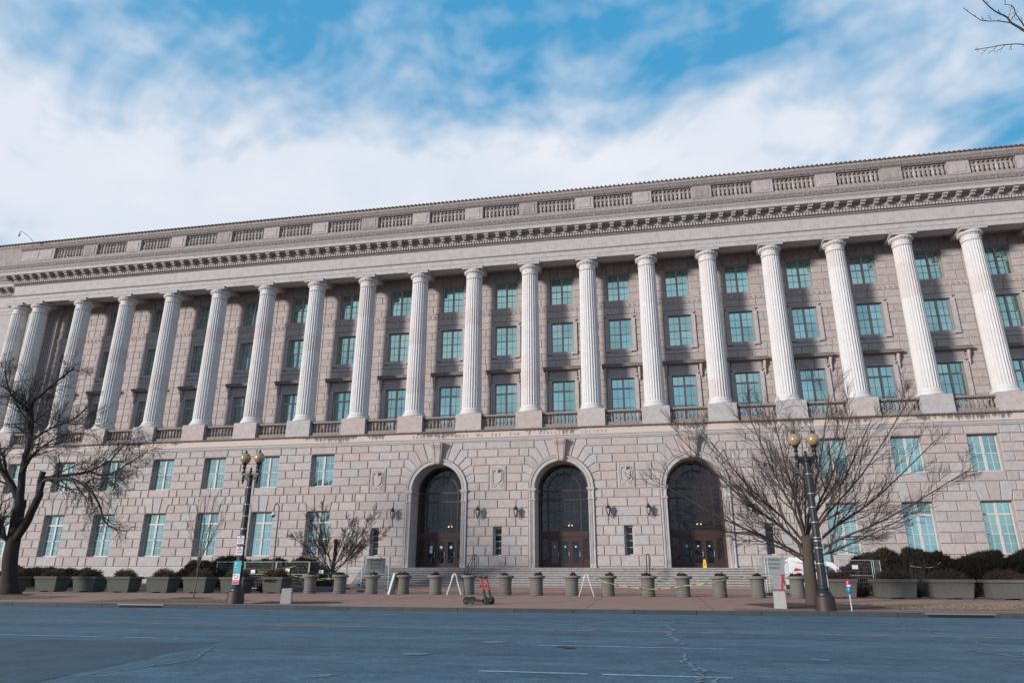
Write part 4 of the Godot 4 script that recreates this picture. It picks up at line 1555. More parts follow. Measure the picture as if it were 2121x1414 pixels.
func build_ground() -> void:
	var g := MB.new()
	g.quad(Vector3(-900, -0.05, 900), Vector3(900, -0.05, 900), Vector3(900, -0.05, -900), Vector3(-900, -0.05, -900))
	struct("ground", g, M.ground)
	var r := MB.new()
	r.quad(Vector3(-140, 0, 57.0), Vector3(160, 0, 57.0), Vector3(160, 0, KERB_Z - 0.2), Vector3(-140, 0, KERB_Z - 0.2))
	struct("road", r, M.asphalt)
	var near := MB.new()
	near.span(Vector3(-140, -0.04, 57.0), Vector3(160, 0.13, 75.0))
	struct("near_pavement", near, M.paving)
	# pavement rises gently to the building
	var pv := MB.new()
	slope_quad(pv, -140, 160, 0.5, KERB_Z - 0.16, 0.0)
	struct("pavement", pv, M.paving)
	# kerb stones
	var kerb := Node3D.new()
	kerb.name = "kerb"
	add_child(kerb)
	kerb.set_meta("kind", "structure")
	var km := MB.new()
	km.moulding([Vector2(-0.16, 0.0), Vector2(0.0, 0.0), Vector2(0.0, 0.125), Vector2(-0.025, 0.15), Vector2(-0.16, 0.155)], 0.012, 2.43)
	var kmesh := km.mesh()
	for i in 42:
		part("kerb_stone", kmesh, M.kerb_stone if rng.randf() < 0.6 else M.kerb_stone_b, kerb, Vector3(-42.0 + i * 2.442, rng.randf_range(-0.004, 0.004), KERB_Z + rng.randf_range(-0.008, 0.008)))
	# gutter inlets
	for e in [[-14.2, -12.0, "left"], [20.1, 22.3, "right"]]:
		var o := thing("storm_drain", "dark slot of a storm drain in the kerb by the %s" % ["leafless sapling" if e[2] == "left" else "parking meter"], "drain", Vector3((e[0] + e[1]) / 2, 0, KERB_Z))
		var m := MB.new()
		m.box(Vector3(0, 0.065, 0.006), Vector3(e[1] - e[0], 0.10, 0.012))
		part("opening", m, M.hollow, o)
		var c := MB.new()
		c.box(Vector3(0, 0.135, -0.06), Vector3(e[1] - e[0] + 0.2, 0.05, 0.20))
		part("cover", c, M.plate_metal, o)
	# brick edging along the kerb, worn turf and bark beds
	var be := MB.new()
	slope_quad(be, -140, -4.2, 29.3, KERB_Z - 0.17, 0.004)
	slope_quad(be, 13.2, 160, 29.0, KERB_Z - 0.17, 0.004)
	struct("brick_edging", be, M.brick_paving)
	var turf := Node3D.new()
	turf.name = "turf"
	add_child(turf)
	turf.set_meta("kind", "structure")
	for e in [[Vector2(-60, 28.8), Vector2(-25, 28.9), Vector2(-21.5, 27.2), Vector2(-22, 24.0), Vector2(-60, 21.5)], [Vector2(-17.5, 28.9), Vector2(-9.8, 28.8), Vector2(-9.6, 26.8), Vector2(-13, 25.6), Vector2(-17, 25.8)], [Vector2(18.5, 28.5), Vector2(29, 28.3), Vector2(33, 27.3), Vector2(33, 24.5), Vector2(19.5, 24.5)]]:
		part("turf_patch", patch(e, 0.006), M.dry_turf, turf)
	var bl := MB.new()
	blades(bl, -34, -23, 24.0, 28.5, 5000, 0.09)
	blades(bl, -16.5, -10, 26.2, 28.5, 3500, 0.09)
	blades(bl, 19.5, 32, 25.0, 28.2, 6500, 0.09)
	var grass := stuff("grass", bl, M.grass_blade, self)
	tag(grass, "thin straw-coloured winter grass in the pavement strips", "grass")
	var mulch := Node3D.new()
	mulch.name = "mulch"
	add_child(mulch)
	mulch.set_meta("kind", "structure")
	for e in [[Vector2(-34, 25.4), Vector2(-27.5, 25.2), Vector2(-25.8, 24.0), Vector2(-26.5, 22.4), Vector2(-34, 21.6)], [Vector2(-8.4, 29.0), Vector2(-5.6, 28.9), Vector2(-4.3, 28.0), Vector2(-5.0, 26.9), Vector2(-8.6, 27.2)], [Vector2(15.2, 28.6), Vector2(18.8, 28.4), Vector2(20.2, 27.2), Vector2(19.0, 25.0), Vector2(16.0, 24.2), Vector2(14.0, 25.5)], [Vector2(-15.2, 25.6), Vector2(-13.6, 25.6), Vector2(-13.4, 24.2), Vector2(-15.3, 24.1)]]:
		part("bark_bed", patch(e, 0.012), M.mulch, mulch)
	# planting beds against the building
	var bed := Node3D.new()
	bed.name = "soil"
	add_child(bed)
	bed.set_meta("kind", "structure")
	for e in [[Vector2(-70, 16.6), Vector2(-13.6, 16.6), Vector2(-13.9, 1.1), Vector2(-70, 1.1)], [Vector2(19.4, 16.4), Vector2(60, 16.4), Vector2(60, 1.1), Vector2(19.4, 1.1)]]:
		part("soil_bed", patch(e, 0.008), M.soil, bed)
	# joints and a crack in the paving
	var jn := MB.new()
	for x in [-8.0, -2.9, 2.2, 7.3, 12.4]:
		slope_quad(jn, x - 0.012, x + 0.012, 6.3, KERB_Z - 0.2, 0.003)
	for z in [12.0, 16.8, 22.0, 26.0]:
		slope_quad(jn, -12, 17.5, z - 0.012, z + 0.012, 0.0025)
	struct("pavement_joint", jn, M.soil)

func strip(mb: MB, x0: float, x1: float, z: float, w: float, y: float, worn := 0.35) -> void:
	# paint worn away in places along its edges
	var x := x0
	while x < x1:
		var l := minf(rng.randf_range(0.15, 0.5), x1 - x)
		if rng.randf() > worn * 0.35:
			var a := rng.randf_range(0, worn * 0.3) * w
			var b := rng.randf_range(0, worn * 0.3) * w
			mb.quad(Vector3(x, y, z + w / 2 - a), Vector3(x + l, y, z + w / 2 - a), Vector3(x + l, y, z - w / 2 + b), Vector3(x, y, z - w / 2 + b))
		x += l

func wander(pts: Array, w: float, y: float, rough: float) -> MB:
	var mb := MB.new()
	var line := []
	for i in pts.size() - 1:
		var a: Vector2 = pts[i]
		var b: Vector2 = pts[i + 1]
		var k := maxi(2, int(a.distance_to(b) / 0.12))
		for j in k:
			line.append(a.lerp(b, float(j) / k) + Vector2(rng.randf_range(-rough, rough), rng.randf_range(-rough, rough)))
	for i in line.size() - 1:
		if rng.randf() < 0.12:
			continue
		var d: Vector2 = (line[i + 1] - line[i]).normalized().orthogonal() * w * rng.randf_range(0.25, 1.0)
		var p: Vector2 = line[i]
		var q: Vector2 = line[i + 1]
		var c := [Vector3(p.x - d.x, y, p.y - d.y), Vector3(q.x - d.x, y, q.y - d.y), Vector3(q.x + d.x, y, q.y + d.y), Vector3(p.x + d.x, y, p.y + d.y)]
		if (c[1] - c[0]).cross(c[2] - c[0]).y > 0:
			mb.quad(c[0], c[1], c[2], c[3])
		else:
			mb.quad(c[3], c[2], c[1], c[0])
	return mb

func build_markings() -> void:
	var dk := patch([Vector2(0.8, 45.7), Vector2(-1.6, 46.2), Vector2(-8, 45.6), Vector2(-14, 46.0), Vector2(-14, 54), Vector2(2.6, 54), Vector2(1.9, 51.4)], 0.003, 0.0)
	struct("road_patch", dk, M.asphalt_patch)
	# wheel paths and old resurfacing seams: long ragged strips of slightly other asphalt
	for e in [[31.2, 32.2, 1], [34.4, 35.2, 0], [37.0, 38.0, 1], [38.8, 39.9, 1], [41.0, 41.9, 0], [42.6, 44.2, 1], [46.2, 47.0, 0], [47.9, 48.7, 1], [50.0, 51.2, 1]]:
		var line := []
		for i in 31:
			line.append(Vector2(-60.0 + i * 4.6, e[0] + rng.randf_range(-0.12, 0.12)))
		for i in 31:
			line.append(Vector2(78.0 - i * 4.6, e[1] + rng.randf_range(-0.12, 0.12)))
		struct("wheel_path", patch(line, 0.0015, 0.0), M.asphalt_worn if e[2] else M.asphalt_dark)
	var marks := Node3D.new()
	marks.name = "road_marking"
	add_child(marks)
	marks.set_meta("kind", "structure")
	var y := MB.new()
	strip(y, -70, 90, 40.28, 0.15, 0.005, 0.35)
	strip(y, -70, 90, 40.00, 0.12, 0.005, 0.8)
	part("centre_line", y, M.paint_yellow, marks)
	for e in [[7.5, 11.25, 49.36, 0.14], [7.7, 11.5, 44.88, 0.11], [-12.0, -0.6, 45.1, 0.11], [7.55, 12.05, 36.2, 0.12], [-8.5, -3.3, 35.5, 0.11], [-5.0, 0.4, 33.2, 0.10], [13.0, 15.0, 33.4, 0.1], [-22.0, -17.5, 36.0, 0.12], [20.5, 25.0, 36.1, 0.12], [-20.0, -14.0, 33.0, 0.1]]:
		var m := MB.new()
		strip(m, e[0], e[1], e[2], e[3], 0.006, 0.4)
		part("lane_line", m, M.paint_white, marks)
	var old := MB.new()
	for e in [[-6, 24, 46.0], [11.5, 28, 44.9], [-12, 20, 41.9], [-30, 40, 38.2], [-30, 40, 34.3], [-30, 40, 37.1], [-30, 40, 32.1]]:
		strip(old, e[0], e[1], e[2], 0.05, 0.004, 1.0)
	part("ghost_line", old, M.paint_worn, marks)
	var cr := Node3D.new()
	cr.name = "road_crack"
	add_child(cr)
	cr.set_meta("kind", "structure")
	for e in [[[Vector2(10.2, 31.5), Vector2(10.5, 34.0), Vector2(10.9, 36.0)], 0.05, 0.05], [[Vector2(10.45, 37.2), Vector2(10.6, 39.4), Vector2(10.5, 41.4), Vector2(10.75, 44.4)], 0.085, 0.09], [[Vector2(10.75, 45.9), Vector2(10.62, 47.3), Vector2(10.85, 48.6), Vector2(10.7, 50.4)], 0.05, 0.07], [[Vector2(10.7, 47.8), Vector2(11.0, 49.0), Vector2(10.95, 50.6)], 0.05, 0.05], [[Vector2(11.0, 48.6), Vector2(11.8, 49.3), Vector2(13.4, 50.3)], 0.022, 0.02], [[Vector2(17.6, 34.6), Vector2(17.5, 38.5), Vector2(17.15, 43.0), Vector2(17.0, 45.0)], 0.045, 0.035], [[Vector2(17.0, 43.4), Vector2(16.3, 44.0), Vector2(16.7, 45.4)], 0.05, 0.10], [[Vector2(7.9, 35.0), Vector2(7.4, 37.2)], 0.07, 0.07], [[Vector2(2.1, 51.3), Vector2(2.4, 49.0), Vector2(1.2, 46.6)], 0.03, 0.04], [[Vector2(-14, 47.2), Vector2(-6, 46.9), Vector2(-2.2, 45.8)], 0.025, 0.03]]:
		part("crack", wander(e[0], e[1], 0.009, e[2]), M.crack_fill, cr)
	# pale spills and a manhole
	for e in [[Vector2(6.64, 44.4), 0.34, 0.16], [Vector2(5.8, 47.2), 0.30, 0.13], [Vector2(13.0, 46.6), 0.2, 0.1], [Vector2(5.4, 50.4), 0.25, 0.1]]:
		var pts := []
		for k in 14:
			var t := TAU * k / 14
			pts.append(e[0] + Vector2(cos(t) * e[1], sin(t) * e[2] * 2.2) * rng.randf_range(0.6, 1.1))
		struct("road_spill", patch(pts, 0.008, 0.0), M.paint_worn)
	for e in [Vector2(8.35, 45.35)]:
		var mh := MB.new()
		mh.lathe([Vector2(0.20, 0.0), Vector2(0.20, 0.012), Vector2(0.16, 0.014), Vector2(0.16, 0.009), Vector2(0.0, 0.009)], 24)
		var o := part("manhole_cover", mh, M.iron, self, Vector3(e.x, 0, e.y))
		tag(o, "small round dark valve cover in the road by a lane line", "manhole")


# ---------------------------------------------------------------- street furniture

func lamp_post(at: Vector3, turn: float, label: String) -> Node3D:
	var o := thing("street_lamp", label, "street lamp", at, turn, "twin-globe street lamps by the kerb")
	var p := MB.new()
	for e in [[0.0, 0.40, 0.52, 0.37], [0.52, 0.37, 0.60, 0.27]]:
		p.lathe([Vector2(e[1], e[0]), Vector2(e[3], e[2])], 8, PI / 8, TAU + PI / 8)
	part("plinth", p, M.iron_rust, o)
	var b := MB.new()
	b.lathe([Vector2(0.30, 0.55), Vector2(0.29, 0.64), Vector2(0.22, 0.74), Vector2(0.20, 0.78), Vector2(0.22, 0.82), Vector2(0.20, 0.88), Vector2(0.165, 0.95)], 20)
	part("collar", b, M.iron, o)
	var s := MB.new()
	s.lathe([Vector2(0.165, 0.95), Vector2(0.15, 2.4), Vector2(0.125, 4.4), Vector2(0.11, 5.86)], 16)
	for k in 14:
		var t := TAU * k / 14
		s.tube(PackedVector3Array([Vector3(cos(t) * 0.163, 0.98, sin(t) * 0.163), Vector3(cos(t) * 0.11, 5.7, sin(t) * 0.11)]), PackedFloat32Array([0.014, 0.010]), 4, false)
	part("shaft", s, M.iron, o)
	var bands := MB.new()
	for y in [1.75, 2.35, 2.62, 2.75, 3.35, 3.95, 4.5, 5.3]:
		var r: float = 0.172 - 0.010 * y
		bands.lathe([Vector2(r + 0.01, y), Vector2(r + 0.014, y + 0.012), Vector2(r + 0.01, y + 0.03)], 16)
	part("strap", bands, M.steel_band, o)
	var arm := MB.new()
	arm.span(Vector3(-0.46, 5.92, -0.07), Vector3(0.46, 6.03, 0.07))
	arm.lathe([Vector2(0.11, 5.80), Vector2(0.15, 5.86), Vector2(0.13, 5.94), Vector2(0.10, 6.03), Vector2(0.05, 6.06), Vector2(0.07, 6.12), Vector2(0.03, 6.17), Vector2(0.06, 6.23), Vector2(0.0, 6.32)], 10)
	for q in [-1.0, 1.0]:
		# scrolled bracket under the arm
		arm.tube(PackedVector3Array([Vector3(q * 0.10, 5.55, 0), Vector3(q * 0.14, 5.70, 0), Vector3(q * 0.24, 5.80, 0), Vector3(q * 0.36, 5.80, 0), Vector3(q * 0.40, 5.90, 0)]), PackedFloat32Array([0.03, 0.035, 0.04, 0.05, 0.05]), 6)
		arm.prism(PackedVector2Array([Vector2(q * 0.1, 5.72), Vector2(q * 0.36, 5.84), Vector2(q * 0.36, 5.94), Vector2(q * 0.1, 5.94)]), -0.02, 0.02, true)
		arm.xf = Transform3D(Basis(), Vector3(q * 0.375, 0, 0))
		arm.lathe([Vector2(0.0, 5.50), Vector2(0.05, 5.55), Vector2(0.03, 5.60), Vector2(0.075, 5.66), Vector2(0.05, 5.72), Vector2(0.07, 5.80), Vector2(0.07, 6.0), Vector2(0.10, 6.05), Vector2(0.06, 6.12), Vector2(0.06, 6.24), Vector2(0.11, 6.28), Vector2(0.06, 6.33), Vector2(0.08, 6.42), Vector2(0.14, 6.50), Vector2(0.12, 6.53)], 12)
		arm.xf = Transform3D()
	part("twin_arm", arm, M.iron, o)
	for q in [-1.0, 1.0]:
		var g := MB.new()
		var prof := []
		for i in 15:
			var t := float(i) / 14
			var a := lerpf(-1.05, 1.25, t)
			prof.append(Vector2(cos(a) * 0.262, sin(a) * 0.275))
		# smooth lathe
		var seg := 24
		for i in 15:
			for k in seg:
				var w := TAU * k / seg
				var pr: Vector2 = prof[i]
				g.pt(Vector3(cos(w) * pr.x, pr.y, sin(w) * pr.x), Vector3(cos(w) * pr.x, pr.y * 0.95, sin(w) * pr.x))
		for i in 14:
			for k in seg:
				var a := i * seg + k
				var c := i * seg + (k + 1) % seg
				g.ix.append_array(PackedInt32Array([a, c, a + seg, c, c + seg, a + seg]))
		var gl := part("globe", g, M.amber_globe, o, Vector3(q * 0.375, 6.76, 0))
		var f := MB.new()
		f.lathe([Vector2(0.10, 0.24), Vector2(0.105, 0.27), Vector2(0.05, 0.30), Vector2(0.06, 0.34), Vector2(0.03, 0.37), Vector2(0.0, 0.43)], 10)
		part("finial", f, M.iron, gl)
	return o

func text_mesh(s: String, size: float, depth := 0.004) -> TextMesh:
	var tm := TextMesh.new()
	tm.text = s
	var f := SystemFont.new()
	f.font_names = PackedStringArray(["Droid Sans"])
	f.font_weight = 700
	tm.font = f
	tm.font_size = 32
	tm.pixel_size = size / 32.0
	tm.depth = depth
	tm.curve_step = 4.0
	return tm

func plate_sign(called: String, label: String, at: Vector3, w: float, h: float, turn: float, base: Material, bars: Array, words: Array) -> void:
	var o := thing(called, label, "sign", at, turn)
	var m := MB.new()
	m.box(Vector3.ZERO, Vector3(w, h, 0.012))
	part("plate", m, base, o)
	for b in bars:
		var q := MB.new()
		q.box(Vector3(b[0], b[1], 0.008), Vector3(b[2], b[3], 0.006))
		part("colour_field", q, b[4], o)
	for t in words:
		part("lettering", text_mesh(t[0], t[1]), t[4], o, Vector3(t[2], t[3], 0.012))

func post_signs(x: float, z: float, turn: float, which: String) -> void:
	var p: Material = M.sign_purple
	var lines := [["NO", 0.07, 0, 0.14, p], ["STANDING", 0.055, 0, 0.07, p], ["OR PARKING", 0.045, 0, 0.01, p], ["7AM-9:30AM", 0.045, 0, -0.06, p], ["MON-FRI", 0.045, 0, -0.12, p]]
	var d := Vector3(0, 0, 0.20).rotated(Vector3.UP, turn)
	var c := Vector3(x, 0, z) + d
	plate_sign("parking_sign", "upper white parking sign with purple print strapped to the lamp post %s" % which, c + Vector3(0, 3.02, 0), 0.32, 0.46, turn, M.sign_white, [[0, 0.205, 0.32, 0.05, p], [0, -0.205, 0.32, 0.05, p]], lines)
	plate_sign("parking_sign", "lower white parking sign with purple print strapped to the lamp post %s" % which, c + Vector3(0, 2.52, 0), 0.32, 0.46, turn, M.sign_white, [[0, 0.205, 0.32, 0.05, p], [0, -0.205, 0.32, 0.05, p]], lines.duplicate())
	plate_sign("parking_sign", "teal pay-to-park sign on the lamp post %s" % which, c + Vector3(0, 1.80, 0), 0.36, 0.54, turn, M.sign_teal, [], [["P", 0.16, -0.08, 0.13, M.sign_white], ["PAY", 0.07, -0.06, 0.0, M.sign_white], ["TO PARK", 0.055, -0.02, -0.1, M.sign_white]])
	plate_sign("parking_sign", "white and red zone sign lowest on the lamp post %s" % which, c + Vector3(0, 1.27, 0), 0.33, 0.48, turn, M.sign_white, [[0, -0.14, 0.30, 0.17, M.sign_red]], [["P", 0.13, -0.08, 0.15, M.sign_purple], ["2", 0.13, 0.06, 0.12, M.sign_red], ["ZONE", 0.055, 0, 0.02, M.sign_red], ["8AM-6PM", 0.05, 0, -0.12, M.sign_white]])

func round_planter(at: Vector3, label: String) -> Node3D:
	var o := thing("round_planter", label, "planter", at, 0.0, "round planters in a row before the steps")
	var b := MB.new()
	b.lathe([Vector2(0.36, 0.0), Vector2(0.375, 0.02), Vector2(0.375, 0.09), Vector2(0.36, 0.11), Vector2(0.385, 0.13), Vector2(0.39, 0.165), Vector2(0.375, 0.20), Vector2(0.355, 0.22), Vector2(0.365, 0.80), Vector2(0.38, 0.82), Vector2(0.395, 0.85), Vector2(0.38, 0.885), Vector2(0.365, 0.89), Vector2(0.365, 0.93)], 32)
	part("body", b, M.concrete, o)
	var r := MB.new()
	r.lathe([Vector2(0.36, 0.93), Vector2(0.46, 0.935), Vector2(0.505, 0.965), Vector2(0.52, 1.01), Vector2(0.505, 1.055), Vector2(0.46, 1.085), Vector2(0.38, 1.09), Vector2(0.36, 1.04), Vector2(0.0, 1.03)], 32)
	part("rim", r, M.concrete_rim, o)
	return o

func rect_planter(at: Vector3, w: float, turn: float, label: String) -> Node3D:
	var o := thing("rectangular_planter", label, "planter", at, turn, "oblong concrete planters along the pavement")
	var d := 0.62
	var b := MB.new()
	b.frustum(0.06, w / 2 - 0.08, d - 0.10, 0.66, w / 2, d - 0.02)
	b.frustum(0.66, w / 2 + 0.015, d, 0.72, w / 2 + 0.02, d + 0.005)
	b.frustum(0.72, w / 2 - 0.01, d - 0.03, 0.80, w / 2 - 0.01, d - 0.03)
	part("body", b, M.concrete_grey if at.x < 0 else M.concrete_dark, o)
	var r := MB.new()
	r.chamfer_box(Vector3(-w / 2 - 0.08, 0.80, -d - 0.07), Vector3(w / 2 + 0.08, 0.95, d + 0.07), 0.04)
	part("rim", r, M.concrete_grey if at.x < 0 else M.concrete_dark, o)
	var f := MB.new()
	for x in [-w * 0.3, w * 0.3]:
		f.box(Vector3(x, 0.03, 0), Vector3(w * 0.24, 0.06, d * 1.6))
	part("foot", f, M.concrete_grey, o)
	return o

# dense winter shrub: a mound of fine bare shoots with bits of leaf
func shoots(mb: MB, c: Vector3, rx: float, ry: float, rz: float, count: int, thick: float) -> void:
	for i in count:
		var t := rng.randf() * TAU
		var u := sqrt(rng.randf())
		var foot := c + Vector3(cos(t) * rx * u * 0.45, 0, sin(t) * rz * u * 0.45)
		var e := rng.randf_range(0.05, 1.0)
		var reach := rng.randf_range(0.72, 1.05)
		var tip := c + Vector3(cos(t) * rx * sqrt(1.0 - e * e) * reach, ry * e * reach, sin(t) * rz * sqrt(1.0 - e * e) * reach)
		var mid := foot.lerp(tip, 0.55) + Vector3(rng.randf_range(-0.06, 0.06), 0.05, rng.randf_range(-0.06, 0.06))
		mb.tube(PackedVector3Array([foot, mid, tip]), PackedFloat32Array([thick, thick * 0.8, thick * 0.3]), 3, false)
		for k in 3:
			var p := mid.lerp(tip, rng.randf())
			var l := Vector3(rng.randf_range(-1, 1), rng.randf_range(-0.4, 1), rng.randf_range(-1, 1)).normalized() * rng.randf_range(0.05, 0.13)
			var s := l.cross(Vector3(rng.randf(), rng.randf(), rng.randf())).normalized() * 0.012
			mb.tri(p - s, p + s, p + l)

func leafy(mb: MB, c: Vector3, rx: float, ry: float, rz: float, count: int, leaf: float) -> void:
	for i in count:
		var d := Vector3(rng.randfn(), rng.randfn() * 0.8, rng.randfn()).normalized()
		if d.y < 0:
			d.y = -d.y * 0.7
		var rr := rng.randf_range(0.45, 1.0)
		var p := c + Vector3(d.x * rx, d.y * ry, d.z * rz) * rr
		var l := (d + Vector3(rng.randf_range(-0.8, 0.8), rng.randf_range(-0.3, 0.8), rng.randf_range(-0.8, 0.8))).normalized() * leaf * rng.randf_range(0.6, 1.3)
		var s := l.cross(Vector3(rng.randf_range(-1, 1), rng.randf_range(-1, 1), rng.randf_range(-1, 1))).normalized() * leaf * 0.35
		mb.tri(p - s, p + s, p + l)
		mb.tri(p - s + l * 0.1, p + l * 0.6 + s * 1.2, p + s)

func hedge(called: String, label: String, x0: float, x1: float, z: float, depth: float, hgt: float, count: int) -> void:
	var o := thing(called, label, "hedge", Vector3((x0 + x1) / 2, gy(z), z))
	var core := MB.new()
	var f := FastNoiseLite.new()
	f.seed = int(x0 * 3)
	f.frequency = 0.35
	var w := x1 - x0
	var n := 40
	for i in n:
		for j in 6:
			var c := []
			for e in [[0, 0], [1, 0], [1, 1], [0, 1]]:
				var u := float(i + e[0]) / n
				var t := float(j + e[1]) / 6.0 * PI
				var xx := (u - 0.5) * w
				var taper := pow(maxf(0.0, 1.0 - pow(absf(u - 0.5) * 2.0, 6.0)), 0.5)
				var hh := hgt * 0.78 * (0.86 + 0.32 * f.get_noise_2d(xx * 1.6, t)) * (0.35 + 0.65 * taper)
				c.append(Vector3(xx, maxf(0.0, sin(t)) * hh, cos(t) * depth * 0.42 * (1.0 + 0.2 * f.get_noise_2d(xx * 1.5, 9 + t))))
			core.quad(c[0], c[1], c[2], c[3])
	part("core", core, M.yew, o)
	for m in 2:
		var lf := MB.new()
		for i in count / 2:
			var xx := rng.randf_range(-w / 2, w / 2)
			var t := rng.randf_range(0.02, 0.75) * PI
			var taper := pow(maxf(0.0, 1.0 - pow(absf(xx / w) * 2.0, 6.0)), 0.5)
			var hh := hgt * 0.82 * (0.86 + 0.34 * f.get_noise_2d(xx * 1.6, t)) * (0.35 + 0.65 * taper)
			var p := Vector3(xx, sin(t) * hh, cos(t) * depth * 0.46)
			var d := Vector3(rng.randf_range(-0.9, 0.9), 0.5 + sin(t) * 0.5, cos(t) + rng.randf_range(-0.5, 0.5)).normalized()
			var l := d * rng.randf_range(0.14, 0.42)
			var s := l.cross(Vector3(rng.randf_range(-1, 1), rng.randf_range(-1, 1), rng.randf_range(-1, 1))).normalized() * 0.03
			lf.tri(p - s, p + s, p + l)
			lf.tri(p + l * 0.3, p + l * 0.45 + s * 2.2, p + l * 0.7)
			lf.tri(p + l * 0.4, p + l * 0.8 - s * 2.0, p + l * 0.55)
		part("foliage", lf, M.yew if m == 0 else M.yew_brown, o)

# ---------------------------------------------------------------- trees

func grow(big: MB, fine: MB, p: Vector3, d: Vector3, length: float, r: float, level: int, spec: Dictionary) -> void:
	var n := 5 if level < 2 else 4
	var pts := PackedVector3Array([p])
	var rad := PackedFloat32Array([r])
	var dirs := [d]
	for i in n:
		d = (d + Vector3(rng.randf_range(-1, 1), rng.randf_range(-1, 1), rng.randf_range(-1, 1)) * spec.wiggle + Vector3.UP * spec.rise).normalized()
		p += d * length / n
		pts.append(p)
		rad.append(lerpf(r, r * spec.taper, float(i + 1) / n))
		dirs.append(d)
	var sides := 7 if r > 0.06 else (5 if r > 0.02 else 3)
	(big if r > spec.split else fine).tube(pts, rad, sides, false)
	sprout(big, fine, pts, rad, dirs, length, level, spec)

func sprout(big: MB, fine: MB, pts: PackedVector3Array, rad: PackedFloat32Array, dirs: Array, length: float, level: int, spec: Dictionary) -> void:
	if level >= spec.levels:
		return
	var kids: int = spec.kids[level]
	for k in kids:
		var t := lerpf(spec.bare, 1.0, (k + rng.randf() * 0.8) / kids)
		var at := minf(t * (pts.size() - 1), pts.size() - 1.001)
		var i := int(at)
		var q := pts[i].lerp(pts[i + 1], at - i)
		var base: Vector3 = dirs[i]
		var axis := base.cross(Vector3(rng.randf_range(-1, 1), rng.randf_range(-1, 1), rng.randf_range(-1, 1))).normalized()
		var d := base.rotated(axis, deg_to_rad(rng.randf_range(spec.angle[0], spec.angle[1])))
		var rr := lerpf(rad[i], rad[i + 1], at - i) * rng.randf_range(0.42, 0.68)
		rr = maxf(rr, spec.thin)
		grow(big, fine, q, d, length * rng.randf_range(spec.shrink[0], spec.shrink[1]) * (1.15 - 0.4 * t), rr, level + 1, spec)

func limb(big: MB, fine: MB, raw: Array, r0: float, r1: float, spec: Dictionary, level := 0) -> void:
	# a limb along given points, rounded off, then procedural growth from it
	var pts := PackedVector3Array()
	for i in raw.size() - 1:
		var a: Vector3 = raw[maxi(i - 1, 0)]
		var b: Vector3 = raw[i]
		var c: Vector3 = raw[i + 1]
		var e: Vector3 = raw[mini(i + 2, raw.size() - 1)]
		for k in 3:
			pts.append(b.cubic_interpolate(c, a, e, k / 3.0) + Vector3(rng.randf_range(-1, 1), rng.randf_range(-1, 1), rng.randf_range(-1, 1)) * minf(r1 * 0.5, 0.03))
	pts.append(raw[-1])
	var rad := PackedFloat32Array()
	var dirs := []
	var total := 0.0
	for i in pts.size():
		rad.append(lerpf(r0, r1, pow(float(i) / (pts.size() - 1), 0.8)) * rng.randf_range(0.97, 1.03))
		dirs.append((pts[mini(i + 1, pts.size() - 1)] - pts[maxi(i - 1, 0)]).normalized())
		if i:
			total += pts[i].distance_to(pts[i - 1])
	big.tube(pts, rad, 9 if r0 > 0.1 else 6)
	sprout(big, fine, pts, rad, dirs, minf(total * spec.get("reach", 0.5), spec.get("longest", 3.0)), level, spec)

